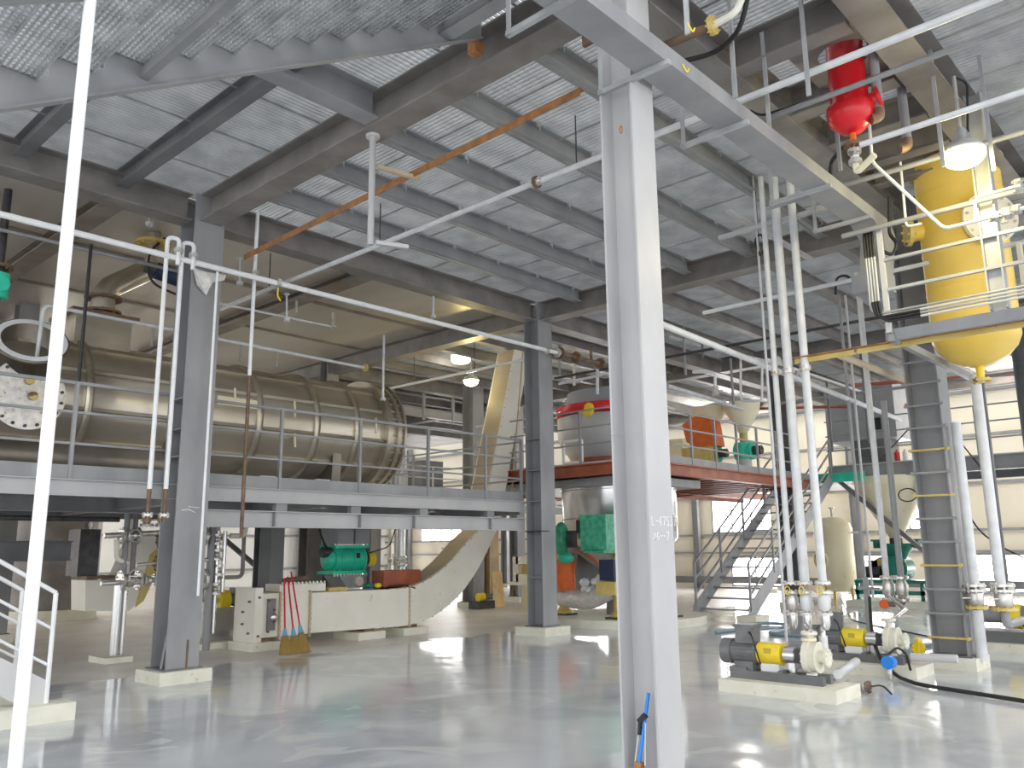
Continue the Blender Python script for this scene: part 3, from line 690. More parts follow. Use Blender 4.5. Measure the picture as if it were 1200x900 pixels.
MB().cyl(V(347, 366, y=11.5), V(347, 366, y=11.5) + Vec((0, 0, .2)), .02, n=8).build('stub', 'valve', t)
for i, (px, py, top, bot, yy, l) in enumerate(((175, 0, 205, 262, 10.9, 'short hanging rod with clamp above the actuator'), (281, 0, 303, 332, 10.9, 'short dark hanging rod under the deck girder at the white pipe'),
                                 (336, 0, 345, 375, 10.9, 'short hanging rod with cross nipple below the tan deck'),)):
    p0 = V(px, top, y=yy); p1 = V(px, bot, y=yy)
    mb = MB().tube([p0, p1], .014, 8).flange(p1, (0, 0, 1), .05, .03, 10).flange(p0, (0, 0, 1), .05, .01, 10)
    tag(mb.build('hanging_rod', 'pipe'), l, 'rod')
for (px0, top), (px1, bot), yy, l in (((508, 318), (512, 372), 10.5, 'slim drop pipe from the deck girder with a side branch to the column'), ((150 / 3 + 400, 393), (450, 468), 12.0, 'thin vertical white pipe rising from the vessel end')):
    p0 = V(px0, top, y=yy); p1 = V(px1, bot, y=yy)
    tag(MB().tube([(p0.x, yy, p0.z), (p0.x, yy, p1.z)], .022, 8).flange((p0.x, yy, p1.z), (0, 0, 1), .05, .03, 10).build('drop_pipe', 'pipe'), l, 'pipe')

# vertical pipes at the platform column
def vpipe(px0, py0, px1, py1, r, label, y=None, x=None, m='white', low=None, hook=0, fl=(), name='vertical_pipe', rust=None):
    k = dict(y=y) if y is not None else dict(x=x)
    a, b = V(px0, py0, **k), V(px1, py1, **k); X, Y = (a.x + b.x) / 2, (a.y + b.y) / 2
    t = T(name, label, 'pipe', (X, Y, b.z))
    z1, z0 = a.z, b.z
    zr = z0 if rust is None else V(rust[0], rust[1], **k).z
    pts = [(X, Y, zr), (X, Y, z1)]
    if hook: pts = rnd([(X, Y, zr), (X, Y, z1), (X + .13, Y - .05, z1), (X + .13, Y - .05, z1 - hook)], .065, 5)
    MB().tube(pts, r, 12).build('pipe_run', m, t)
    if rust is not None: MB().tube([(X, Y, z0), (X, Y, zr)], r * .95, 12).build('rusty_section', 'rusty_dark', t)
    for z in fl: MB().flange((X, Y, z), (0, 0, 1), r * 2.2, .03, 12).build('flange', 'valve', t)
    if hook: MB().flange((X + .13, Y - .05, z1 - hook * .45), (0, 0, 1), r * 2.1, .04, 12).build('flange', 'valve', t)
    return t
vpipe(197, 278, 172, 612, .028, 'left of two white hooked pipes dropping beside the platform column', y=10.05, hook=.35, rust=(175, 573), fl=(2.0,))
vpipe(214, 284, 192, 612, .028, 'right one of two white hooked pipes, nearest the platform column', y=10.05, hook=.35, rust=(193, 573), fl=(2.0,))
vpipe(300, 245, 285, 630, .026, 'vertical pipe right of the platform column, white above and rusty brown below', y=10.2, rust=(297, 441), fl=(5.4,))
vpipe(252, 318, 235, 698, .017, 'thin white vertical pipe running down just right of the platform column', y=10.05)
vpipe(105, 286, 92, 470, .022, 'black vertical conduit in front of the flanged duct', y=11.0, m='black')

# ================================================================== VALVE MANIFOLDS under the platform
def valve_parts(t, c, ax, r, wheel=True, wdir=None, m='valve', L=None):
    c = Vec(c); d = Vec(ax).normalized(); L = L or r * 2.6
    MB().ell(c, r * 1.05, (1, 1, 1), 12).cyl(c - d * L / 2, c + d * L / 2, r * .7, n=12).build('valve_body', m, t)
    for s in (-1, 1): MB().flange(c + d * s * L / 2, d, r * 1.5, .035, 14).build('flange', 'valve', t)
    if wheel:
        w = Vec(wdir or (0, -1, 0)).normalized(); e = c + w * r * 2.2
        h = MB().cyl(c, e, r * .25, n=8).build('stem', 'valve', t)
        a, b, _ = frame(w); n = 14
        MB().tube([e + (a * math.cos(2 * PI * i / n) + b * math.sin(2 * PI * i / n)) * r * 1.0 for i in range(n + 1)], r * .12, 6).bar(e - a * r, e + a * r, .012, .012).build('handwheel', m, h)
ml = T('valve_manifold', 'tangle of steel valves and pipes under the platform just left of the column', 'valve manifold', (5.4, 13.0, 0))
ym = 13.0
def W(px, py, y=ym): return V(px, py, y=y)
MB().tube([W(122, 628), W(195, 624)], 0.044).build('pipe_run', 'valve', ml)
MB().tube(rnd([W(160, 662), W(200, 658)], 0.062), .025).build('pipe_run', 'valve', ml)
MB().tube([W(118, 684), W(180, 680)], 0.037).build('pipe_run', 'valve', ml)
MB().tube([(W(147, 640).x, ym, 2.28), (W(147, 640).x, ym, 0)], 0.044).build('stand_post', 'steel', ml)
MB().tube([(W(157, 640).x, ym, 2.2), (W(157, 640).x, ym, 1.2)], 0.037).build('pipe_run', 'brown', ml)
MB().tube(rnd([W(137, 632), W(137, 655), W(150, 660)], 0.062), .04).build('insulated_elbow', 'cream', ml)
valve_parts(ml, W(152, 628), (1, 0, 0), 0.088, True, (0, -1, 0))
valve_parts(ml, W(152, 680), (1, 0, 0), 0.100, True, (0, -1, .3))
valve_parts(ml, W(175, 680), (1, 0, 0), 0.062, False)
valve_parts(ml, W(172, 608), (0, 0, 1), 0.075, False, m='ochre')
valve_parts(ml, W(190, 608), (0, 0, 1), 0.075, True, (0, -1, 0), m='ochre')
MB().flange(W(190, 632), (1, 0, 0), .16, .05, 18).build('blind_flange', 'rusty_dark', ml)
MB().flange(W(186, 660), (1, 0, 0), .13, .05, 18).build('blind_flange', 'rusty_dark', ml)
MB().tube([(W(138, 700).x, ym, W(138, 686).z), (W(138, 700).x, ym, .05)], 0.062).tube([(W(146, 700).x, ym, 1.0), (W(146, 700).x, ym, .05)], 0.044).build('stand_post', 'stainless', ml)
MB().bx(W(118,715).x, W(150,715).x, 12.7, 13.3, 0, .08).build('base_slab', 'pad', ml)
mr = T('valve_manifold', 'upright pipework with flanged elbows and valves between the column and the hanging diagonal brace', 'valve manifold', (6.8, 13.2, 0))
ym2 = 13.2
def W2(px, py): return V(px, py, y=ym2)
MB().tube(rnd([(W2(255, 640).x, ym2, 1.9), (W2(255, 640).x, ym2, .25)], 0.062), .04).build('pipe_run', 'stainless', mr)
MB().tube([(W2(263, 640).x, ym2, 1.9), (W2(263, 640).x, ym2, .9)], 0.037).build('pipe_run', 'stainless', mr)
MB().tube(rnd([W2(228, 656), W2(246, 656)], 0.062), .03).build('pipe_run', 'stainless', mr)
MB().tube(rnd([W2(255, 677), W2(284, 676), W2(286, 630), ], 0.100), .035).build('pipe_run', 'brown', mr)
MB().tube(rnd([W2(286, 630), W2(287, 600)], 0.062), .03).build('pipe_run', 'brown', mr)
MB().tube(rnd([W2(288, 617), W2(286, 628), W2(270, 628)], 0.100), .045).build('insulated_elbow', 'cream', mr)
for px, py in ((254, 632), (254, 650), (256, 668), (252, 690)): valve_parts(mr, W2(px, py), (0, 0, 1), .055, py in (650, 690), (0, -1, 0))
for py in (628, 679): MB().flange(W2(238, py), (1, 0, 0), .17, .05, 20).cyl(W2(226, py), W2(245, py), .05, n=12).build('blind_flange', 'valve', mr)
MB().tube([(W2(245, 690).x, ym2, 2.2), (W2(245, 690).x, ym2, 0)], 0.062).build('stand_post', 'steel', mr)

# small yellow pump behind the column
sm = T('small_pump', 'small yellow pump with grey motor on a low slab behind the platform column', 'pump', (7.0, 13.6, 0))
c = V(262, 703, y=13.6)
MB().bx(c.x - .7, c.x + 1.1, 13.2, 14.0, 0, .10).build('base_slab', 'pad', sm)
MB().cyl((c.x - .12, 13.6, c.z), (c.x + .06, 13.6, c.z), .17, n=18).build('pump_casing', 'yellow', sm)
MB().cyl((c.x + .06, 13.6, c.z), (c.x + .5, 13.6, c.z), .11, n=16).build('motor', 'motor', sm)
MB().bx(c.x + .15, c.x + .35, 13.5, 13.7, c.z + .1, c.z + .2).build('terminal_box', 'motor', sm)
MB().bx(c.x - .3, c.x + .5, 13.45, 13.75, .1, c.z - .12).build('foot_frame', 'stainless', sm)
MB().tube(rnd([(c.x - .1, 13.6, c.z), (c.x - .4, 13.6, c.z), (c.x - .4, 13.6, c.z + .5)], .1), .04).build('inlet_pipe', 'stainless', sm)

# diagonal brace and cream chute at the left, brown tank
tag(MB().bar((8.0, 15, 1.9), (9.9, 15, .5), .08, .08).bar((9.9, 15, .5), (9.0, 15, -.0 + .02), .05, .05).build('diagonal_brace', 'steel_d'), 'dark diagonal brace under the platform right of the upright pipework', 'brace')
ct = T('tall_tank', 'tall brown-grey vertical tank standing on a round cream base behind the left stair', 'tank', (7.7, 22.6, 0))
MB().cyl((7.7, 22.6, .25), (7.7, 22.6, 6.0), .98, n=40).build('shell', 'brown', ct)
MB().cyl((7.7, 22.6, 0), (7.7, 22.6, .25), 1.1, n=40).build('base', 'pad', ct)
MB().tube([(8.2, 21.68, .6), (8.2, 21.68, 5)], .025).build('riser', 'pipe', ct)
for z in (1.1, 2.2, 3.3): MB().cyl((8.2, 21.68, z), (8.2, 21.68, z + .08), .05, n=8).build('riser_joint', 'valve', ct)
ch = T('cream_chute', 'cream sloping conveyor chute under the platform left of the column', 'chute', (5.7, 14.5, 0))
pts = [V(px, py, y=14.5) for px, py in ((100, 716), (100, 680), (135, 680), (146, 672), (165, 628), (190, 628), (184, 660), (168, 700), (152, 716))]
MB().prism(pts, (0, .6, 0)).build('trough', 'cream', ch)
MB().prism([V(px, py, y=14.49) for px, py in ((176, 650), (188, 640), (186, 664), (168, 704), (158, 712))], (0, -.02, 0)).build('side_cover', 'ochre', ch)
p0, p1 = V(100, 679, y=14.5), V(136, 679, y=14.5); MB().bx(p0.x, p1.x, 14.45, 15.1, p0.z, p0.z + .05).build('bolted_lid', 'rusty_dark', ch)
MB().bx(p0.x - .1, p0.x + .22, 14.6, 15.1, p0.z + .05, 1.95).build('dark_box', 'dark', ch)  # dark upright box filling the dark band between tank and chute
# ================================================================== CREAM CONVEYOR
cv = T('curved_conveyor', 'long cream enclosed conveyor lying on the floor and curving steeply up to the deck', 'conveyor', (9, 12.6, 0))
y0, y1 = 12.40, 12.95
low = [V(*p, y=y0) for p in ((480, 735), (510, 722), (540, 697), (560, 668), (574, 640))]
up = [V(*p, y=y0) for p in ((563, 622), (550, 632), (530, 657), (505, 678), (478, 691))]
top_r, top_l = V(617, 408, y=y0), V(600, 408, y=y0); zt = min(top_r.z, 6.0)
pts = [Vec((8.35, y0, .20)), Vec((10.6, y0, .16))] + low[1:] + [Vec((13.05, y0, 2.1)), Vec((14.08, y0, 6.0)), Vec((13.60, y0, 6.0)), Vec((12.52, y0, 2.1))] + up[1:] + [Vec((10.55, y0, .84)), Vec((8.35, y0, .86))]
def splice(mb, P, vec):
    # strip of quads: lower list and upper list matched
    return mb.prism(P, vec)
A = [Vec((8.35, y0, .20)), Vec((10.6, y0, .16))] + low[1:] + [Vec((13.05, y0, 2.1)), Vec((14.08, y0, 6.0))]
B = [Vec((8.35, y0, .86)), Vec((10.55, y0, .84))] + [u for u in up[::-1]][1:] + [Vec((12.52, y0, 2.1)), Vec((13.60, y0, 6.0))]
mb = MB(); nA, nB = len(A), len(B)
def resample(P, n):
    L = [0]
    for a, b in zip(P, P[1:]): L.append(L[-1] + (b - a).length)
    out = []
    for i in range(n):
        s = L[-1] * i / (n - 1); k = max(j for j in range(len(L)) if L[j] <= s + 1e-9); k = min(k, len(P) - 2)
        f = (s - L[k]) / (L[k + 1] - L[k]); out.append(P[k].lerp(P[k + 1], f))
    return out
A1, B1 = resample(rnd(A, .6, 6), 40), resample(rnd(B, .6, 6), 40); D = Vec((0, y1 - y0, 0)); vsx = []
for a, b in zip(A1, B1): vsx += [a, b, b + D, a + D]
fs = [(4 * i + k, 4 * i + 4 + k, 4 * i + 4 + (k + 1) % 4, 4 * i + (k + 1) % 4) for i in range(39) for k in range(4)] + [(0, 1, 2, 3), (159, 158, 157, 156)]
casing = mb.add(vsx, fs).build('casing', 'cream', cv)
mb = MB()
for a, b in zip(B1[8:], B1[9:]): mb.add([a + Vec((0, .04, .012)), b + Vec((0, .04, .012)), b + D * .93 + Vec((0, 0, .012)), a + D * .93 + Vec((0, 0, .012)), a + Vec((-.004, .04, -.02)), b + Vec((-.004, .04, -.02)), b + D * .93, a + D * .93], [(0, 1, 2, 3), (0, 4, 5, 1), (3, 2, 6, 7)])
mb.build('top_cover', 'tan_side', cv)
for P in (A1, B1):
    mb = MB()
    for a, b in zip(P[6:], P[7:]):
        m_ = (a + b) / 2; mb.cyl(m_ + Vec((0, -.02, 0)), m_ + Vec((0, .01, 0)), .012, n=6)
    mb.build('bolt_row', 'valve', cv)
MB().bar(Vec((13.35, y0 - .01, 2.2)), Vec((13.85, y0 - .01, 5.99)), .02, .03, (0, 1, 0)).build('seam_strip', 'tan_side', cv)
for x in (7.78, 8.36, 10.55):
    f = MB().bx(x - .012, x + .012, y0 - .03, y1 + .03, .14, .90)
    for i in range(9):
        for yy in (y0 - .03,): f.cyl((x - .03, yy + .01, .18 + i * .085), (x + .03, yy + .01, .18 + i * .085), .010, n=6)
    f.build('joint_flange', 'tan_side', cv)
MB().bx(7.42, 8.35, y0 + .02, y1, .19, .88).build('head_box', 'cream', cv)
hx = MB().bx(7.30, 7.44, y0 - .04, y1 + .04, .08, .98).build('end_box', 'cream', cv)
MB().bolts((7.37, y0 - .05, .53), (0, 1, 0), .3, 10, .02, .04).build('end_bolts', 'rusty_dark', hx)
MB().box((7.62, y0, .55), (.14, .06, .5)).build('bearing_slot', 'brown', cv)
MB().ell((7.66, y0 - .03, .5), .07, (1, .5, 1), 12).build('bearing_cap', 'stainless', cv)
MB().bx(7.8, 8.7, y0 + .05, y1 - .05, .88, 1.02).build('inlet_lid', 'cream', cv)
mb = MB()
for i in range(12): mb.cyl((7.84 + i * .075, y0 + .03, 1.0), (7.84 + i * .075, y0 + .03, 1.05), .016, n=6)
mb.build('lid_bolts', 'valve', cv)
MB().tube([(7.95, y0 + .2, 1.06), (8.4, y0 + .2, 1.10)], .05, 10).build('flexible_spout', 'rusty_dark', cv)
MB().bx(8.8, 9.2, y0 + .1, y1 - .1, .86, .92).build('service_hatch', 'ochre', cv)
for x, l in ((7.55, 0), (9.62, 1), (10.65, 2)):
    MB().bx(x - .30, x + .30, y0 - .1, y1 + .1, 0, .13).build('plinth', 'pad', cv)
    MB().ib((x, y0 + .25, .13), (x, y0 + .25, .2), .2, .2, (0, 1, 0)).bx(x - .1, x + .1, y0, y0 + .5, .13, .18).build('foot', 'rusty_dark', cv)
# red steel box and bits on the conveyor
bxr = MB().bx(10.05, 10.95, 12.55, 12.6, .86, 1.18).bx(10.05, 10.95, 12.85, 12.9, .86, 1.18).bx(10.05, 10.1, 12.6, 12.85, .86, 1.18).bx(10.9, 10.95, 12.6, 12.85, .86, 1.18).bx(10.05, 10.95, 12.55, 12.9, .86, .88)
tag(bxr.build('open_steel_box', 'redbeam'), 'dark red open steel box sitting on top of the conveyor', 'box')
tag(MB().tube(rnd([(10.1, 12.45, .9), (10.4, 12.42, .92), (10.7, 12.4, .84)], .1), .014, 6).build('cable_scrap', 'black'), 'short black cable lying on the conveyor beside the red box', 'cable')
tag(MB().ell((9.75, 12.6, .92), .07, (1.6, 1, .7), 10).build('green_rag', 'dgreen'), 'green rag on the conveyor left of the red box', 'rag')
tag(MB().ell((9.92, 12.55, .92), .06, (1.4, 1, .8), 10).build('yellow_rag', 'yellow'), 'yellow rag on the conveyor touching the red box', 'rag')

# ------------------------------------------------------------------ green blower and ducts
bl = T('green_blower', 'bright green horizontal blower with orange end cap above the conveyor', 'blower', (9.85, 13.5, .9))
MB().cyl((9.5, 13.5, 1.39), (10.2, 13.5, 1.39), .25, n=28).cyl((9.45, 13.5, 1.39), (9.55, 13.5, 1.39), .20, n=20).build('casing', 'green', bl)
for x in (9.62, 9.9, 10.16): MB().lathe([(.25, 0), (.275, 0), (.275, .03), (.25, .03)], (x, 13.5, 1.39), (1, 0, 0), 28).build('casing_rib', 'green', bl)
MB().bx(9.45, 10.25, 13.25, 13.75, 1.60, 1.66).bx(9.4, 10.2, 13.25, 13.75, 1.12, 1.18).build('bolted_flange', 'green', bl)
mb = MB()
for i in range(11):
    for z in (1.67, 1.10): mb.cyl((9.45 + i * .075, 13.26, z - .02), (9.45 + i * .075, 13.26, z + .02), .014, n=6)
mb.build('flange_bolts', 'valve', bl)
MB().lathe([(.20, 0), (.17, -.06), (.08, -.08)], (9.47, 13.5, 1.39), (1, 0, 0), 20).build('end_cover', 'green', bl)
MB().cyl((9.3, 13.45, 1.53), (9.48, 13.45, 1.53), .10, n=14).build('belt_wheel', 'dark', bl)
MB().cyl((10.2, 13.5, 1.39), (10.35, 13.5, 1.39), .15, n=20).build('shaft_seal', 'dark', bl)
MB().cyl((10.35, 13.5, 1.39), (10.52, 13.5, 1.39), .14, n=20).build('end_cap', 'yellow', bl)
MB().box((9.98, 13.245, 1.46), (.09, .01, .1)).build('name_plate', 'black', bl)
dt = T('blower_duct', 'grey rectangular duct from the platform down to the green blower', 'duct', (9.85, 13.5, 1.66))
MB().bx(9.5, 10.25, 13.25, 13.8, 1.67, 2.2).build('duct_box', 'dock', dt)
MB().bar((9.88, 13.24, 1.68), (9.88, 13.24, 2.2), .05, .02, (1, 0, 0)).build('duct_seam', 'steel_d', dt)
db = T('blower_stand', 'pale blue-grey outlet box under the green blower with a round port', 'duct', (9.9, 13.5, .9))
MB().prism([(9.55, 13.25, 1.10), (10.2, 13.25, 1.10), (10.2, 13.25, .86), (9.75, 13.25, .86)], (0, .5, 0)).build('outlet_box', 'steel', db)
MB().cyl((10.0, 13.2, .98), (10.0, 13.26, .98), .09, n=18).build('port', 'pad', db)
pipe('cable', 'thin black cable looping from above to the blower belt wheel', [(9.15, 13.3, 2.2), (9.05, 13.2, 1.9), (9.2, 13.2, 1.62), (9.35, 13.3, 1.58)], .02, 'black', 'cable', n=8)
pipe('cable', 'thin black cable swinging from the blower outlet side up to the platform', [(10.25, 13.3, 1.5), (10.7, 13.2, 1.62), (10.95, 13.2, 2.2)], .012, 'black', 'cable', n=6)

# brown uprights & white pipes around the blower
for px, w_, y, m, l in ((362, .35, 15.2, 'brown', 'brown-stained upright leg left of the blower'), (385, .2, 15.0, 'brown', 'brown upright directly behind the blower duct'), (435, .3, 16.5, 'steel', 'grey upright post right of the blower end cap'),
                        (318, .3, 14.6, 'steel', 'grey upright post directly behind the red broom handles'), (305, .22, 14.4, 'steel_d', 'dark upright post just left of the broom handles'), (574, .45, 20.5, 'brown_duct', 'brown-yellow upright duct behind the leaning board')):
    p = V(px, 690, y=y); tag(MB().ib((p.x, y, 0), (p.x, y, 2.2 if y < 20 else 6), w_, w_, (0, 1, 0)).build('upright_post', m), l, 'post')
for px, y, r, m, l in ((456, 16, .04, 'white', 'white vertical pipe right of the grey post by the blower'), (463, 16.5, .045, 'pipe', 'pale vertical pipe between the grey posts right of the blower'), (471, 15.5, .06, 'stainless', 'steel vertical pipe with valve behind the red box'),
                       (604, 22, .12, 'white', 'thick white vertical pipe between the leaning board and the big column')):
    p = V(px, 690, y=y); t = T('standing_pipe', l, 'pipe', (p.x, y, 0)); MB().tube([(p.x, y, 0), (p.x, y, 4 if y > 20 else 2.3)], r).build('pipe_run', m, t)
    valve_parts(t, (p.x, y, 1.3), (0, 0, 1), r * 1.2, y < 20)

# ------------------------------------------------------------------ brooms leaning on the conveyor
def broom(px0, py0, px1, py1, label, hx=0):
    a = V(px0, py0, y=12.25); b = V(px1, py1, y=11.75)
    t = T('broom', label, 'broom', (b.x, b.y, 0)); u = (b - a).normalized()
    MB().tube([a, b - u * .05], .014, 8).build('handle', 'redplastic', t)
    MB().cyl(b - u * .07, b + u * .06, .025, .05, n=10).build('ferrule', 'ltblue', t)
    g = Vec((b.x + u.x * .2, b.y + u.y * .2 - .05, .0)); c = b + u * .05
    mb = MB(); n = 10; r0, r1 = .05, .13
    vs = [c + Vec((math.cos(2 * PI * i / n) * r0, math.sin(2 * PI * i / n) * .03, 0)) for i in range(n)] + [(c + g) / 2 + Vec((math.cos(2 * PI * i / n) * r1 * .85, math.sin(2 * PI * i / n) * .05, 0)) for i in range(n)] + [g + Vec((math.cos(2 * PI * i / n) * r1, math.sin(2 * PI * i / n) * .06, .004)) for i in range(n)]
    mb.add(vs, [(k * n + i, k * n + (i + 1) % n, (k + 1) * n + (i + 1) % n, (k + 1) * n + i) for k in range(2) for i in range(n)] + [tuple(range(n - 1, -1, -1)), tuple(range(2 * n, 3 * n))])
    mb.build('bristles', 'straw', t); return t
broom(333, 678, 334, 742, 'leftmost of the three red-handled straw brooms leaning on the conveyor')
broom(337, 676, 344, 742, 'middle red-handled straw broom, widest bristles, leaning on the conveyor')
broom(341, 670, 352, 738, 'straw broom leaning most and standing right of the other two')

# ------------------------------------------------------------------ leaning board, cream machine
lb = MB().prism([V(576, 670, y=16.6), V(588, 670, y=16.6), V(592, 712, y=16.3), V(579, 712, y=16.3)], (0.06, .10, 0))
tag(lb.build('leaning_board', 'wood'), 'bare wooden board standing upright on the floor beyond the conveyor curve', 'board')
p = V(598, 690, y=17.6); tag(MB().bar((p.x, 17.6, 0.1), (p.x + .25, 17.6, .95), .12, .05).build('timber_offcut', 'wood'), 'dark wooden offcut leaning just right of the upright board', 'board')
cm = T('cream_machine', 'small cream machine frame with a square opening, on the floor left of the platform column', 'machine', (17.5, 16.2, 0))
p = V(628, 712, z=0); X, Y = p.x, p.y
MB().bx(X - .25, X + .25, Y - .3, Y + .3, 0, .6).build('pedestal', 'tankcream', cm)
MB().bx(X - .5, X + .5, Y - .6, Y + .6, .6, .68).build('table', 'cream', cm)
fr = MB()
for s in (-1, 1): fr.bx(X - .45, X - .35, Y + s * .32 - .1, Y + s * .32 + .1, .68, 1.35)
fr.bx(X - .45, X - .35, Y - .3, Y + .3, .68, .88).bx(X - .45, X - .35, Y - .3, Y + .3, 1.15, 1.35)
fr.build('square_frame', 'cream', cm)
MB().bx(X - .3, X + .1, Y - .22, Y + .22, .68, 1.2).build('housing', 'ochre', cm)
for px, py, yy, m, l, nm in ((560, 700, 19, 'yellow', 'small yellow pump on the far floor left of the upright board', 'small_pump'),):
    c = V(px, py, z=.3); t = T(nm, l, 'pump', (c.x, c.y, 0))
    MB().cyl(c, c + Vec((.2, 0, 0)), .11, n=14).build('pump_casing', m, t); MB().cyl(c + Vec((.2, 0, 0)), c + Vec((.5, 0, 0)), .08, n=14).build('motor', 'motor', t); MB().bx(c.x - .2, c.x + .5, c.y - .15, c.y + .15, 0, .2).build('base_frame', 'dark', t)

# ------------------------------------------------------------------ silver tank under the mezzanine
TX, TY, TR = 15.1, 10.75, 1.24
MZ = 3.22
sv = T('silver_tank', 'big shiny stainless round tank under the red-edged mezzanine', 'tank', (TX, TY, 0))
MB().lathe([(.30, .75), (.42, .95), (TR, 1.75), (TR, MZ - .22)], (TX, TY, 0), (0, 0, 1), 56).build('shell', 'stainless', sv)
for z in (2.15, 2.75): MB().lathe([(TR, 0), (TR + .012, 0), (TR + .012, .012), (TR, .012)], (TX, TY, z), (0, 0, 1), 56).build('weld_seam', 'steel', sv)
MB().cyl((TX, TY, .15), (TX, TY, .75), .34, n=28).build('outlet', 'steel', sv)
mh = V(777, 590, x=TX - .7); 
q = Vec((mh.x, mh.y, mh.z)); dv = Vec((q.x - TX, q.y - TY, 0)).normalized(); q = Vec((TX, TY, q.z)) + dv * (TR + .02)
MB().cyl(q - dv * .05, q + dv * .04, .17, n=24).build('manhole', 'stainless', sv); MB().ring([(.16, 0), (.19, 0), (.19, .03), (.16, .03)], q + dv * .04, dv, 24).build('manhole_ring', 'black', sv)
MB().cyl((TX, TY, 0), (TX, TY, .16), 1.75, n=48).build('round_base', 'pad', sv)
# agitator cone, grey
for a in (3.7, 4.6, .6, 2.3):
    c, s = math.cos(a), math.sin(a)
    t = T('ochre_leg', 'ochre leg with flared foot under the silver tank, ' + {3.7: 'left of the green wrapped box', 4.6: 'right of the near column', .6: 'on its far side', 2.3: 'on the side toward the vessel'}[a], 'leg', (TX + c * 1.15, TY + s * 1.15, .16))
    X, Y = TX + c * 1.25, TY + s * 1.25
    MB().lathe([(.17, 0), (.17, .08), (.1, .16), (.095, 1.3), (.13, 1.5), (.13, 1.62)], (X, Y, .16), (0, 0, 1), 12, False).build('shaft', 'ochre', t)
    MB().bx(X - .2, X + .2, Y - .2, Y + .2, .16, .2).build('foot_plate', 'dark', t)
cn = MB().prism([V(678, 640, y=11.6), V(712, 640, y=11.6), V(700, 700, y=11.6), V(672, 706, y=11.6)], (0, .7, 0))
tag(cn.build('grey_cone_chute', 'steel'), 'grey tapering discharge chute behind the yellow leg under the silver tank', 'chute')
gw = T('wrapped_box', 'bulky box wrapped in crinkled green plastic mounted on the silver tank', 'box', tuple(V(702, 625, x=13.3)))
c = V(704, 624, x=13.3)
MB().box(c, (.5, .62, .68)).build('wrapped_body', 'wrap', gw); MB().box(c + Vec((-.05, .0, -.36)), (.4, .5, .06)).build('loose_hem', 'wrap', gw)
MB().bar(c + Vec((-.1, .42, .0)), c + Vec((-.1, .42, .25)), .1, .15).build('junction_box', 'black', gw)
g2 = T('wrapped_motor', 'narrow green-wrapped motor on the ochre frame beside the platform column', 'motor', tuple(V(660, 640, x=13.6)))
c = V(658, 632, x=13.6)
MB().ell(c, .3, (.6, .55, 1.2), 16).build('wrapped_body', 'wrap', g2)
MB().ell(c + Vec((0, -.1, -.38)), .22, (.7, .9, .5), 14).build('loose_hem', 'green', g2)
MB().box(c + Vec((0, -.28, -.0)), (.16, .14, .34)).build('gearbox', 'dark', g2)
og = V(663, 670, x=14.2); tag(MB().cyl(og - Vec((0, 0, .38)), og + Vec((0, 0, .38)), .2, n=20).build('orange_drum', 'orange'), 'orange drum standing behind the yellow leg next to the platform column', 'drum')
nb = V(716, 668, x=13.6); t = T('navy_gearbox', 'navy blue gear unit on a yellow stand beside the near column', 'gearbox', (nb.x, nb.y, 0))
MB().box(nb, (.3, .35, .4)).build('housing', 'navy', t); MB().box((nb.x, nb.y, nb.z - .34), (.4, .45, .25)).build('stand', 'ochre', t)
wh = T('plastic_bag', 'crumpled white plastic bag lying behind the wrapped box', 'bag', tuple(V(690, 690, x=14.3)))
c = V(692, 684, x=14.0); mb = MB()
random.seed(7)
for i in range(6): mb.ell(c + Vec((random.uniform(-.1, .1), random.uniform(-.2, .2), random.uniform(-.15, .15))), random.uniform(.08, .14), (1, 1.1, .9), 8)
mb.build('film', 'white', wh)
pc = T('curved_white_duct', 'fat pale curved duct lying on the round base under the silver tank', 'duct', tuple(V(690, 705, x=14.2)))
MB().tube(rnd([V(660, 700, x=14.3), V(690, 704, x=14.0), V(716, 690, x=14.0)], .4, 6), .2, 16).build('duct_run', 'foil', pc)

# ------------------------------------------------------------------ mezzanine with red edge
mx0, mx1, my0, my1 = 13.4, 21.4, 9.05, 16.5
mz = T('mezzanine', 'mezzanine floor with red-brown edge beams around the silver tank', 'platform', (mx0, my0, MZ))
MB().bx(mx0, 26, my0 + .02, 13.5, MZ + .0, MZ + .04).bx(16.2, 26, 13.5, my1, MZ + .0, MZ + .04).build('deck', 'greydeck', mz)
MB().ib((mx0, my0, MZ - .12), (mx1, my0, MZ - .12), .24, .18, tf=.03).build('edge_beam', 'redbeam', mz)
MB().ib((mx0, my0, MZ - .12), (mx0, 13.5, MZ - .12), .24, .18, tf=.03).build('edge_beam', 'redbeam', mz)
for k in range(9): MB().ib((16.2 + k * .62, my0 + .1, MZ - .14), (16.2 + k * .62, my1, MZ - .14), .2, .12).build('joist', 'redbeam', mz)
for y in (12.2, 13.4): MB().ib((mx0, y, MZ - .14), (26, y, MZ - .14), .2, .12).build('joist', 'redbeam', mz)
MB().bx(mx0, mx1, my0 - .01, my0 + .0, MZ, MZ + .16).build('toe_plate', 'steel', mz)
MB().bx(mx0 + .3, mx0 + 2.8, my0 + .3, 13.3, MZ - .42, MZ - .26).build('ring_support', 'steel', mz)
mr2 = T('mezzanine_railing', 'dark grey tube railing along the mezzanine edge left of the staircase', 'railing', (mx0, my0, MZ))
for z in (1.1, .75, .4): MB().bar((mx0, my0, MZ + z), (mx1 - .9, my0, MZ + z), .035, .035).build('rail', 'steel', mr2)
for i in range(8): MB().bar((mx0 + i * 1.0, my0, MZ), (mx0 + i * 1.0, my0, MZ + 1.1), .045, .045).build('post', 'steel', mr2)
mr3 = T('mezzanine_railing', 'grey tube railing on the mezzanine edge between platform column and near column', 'railing', (mx0, my0, MZ))
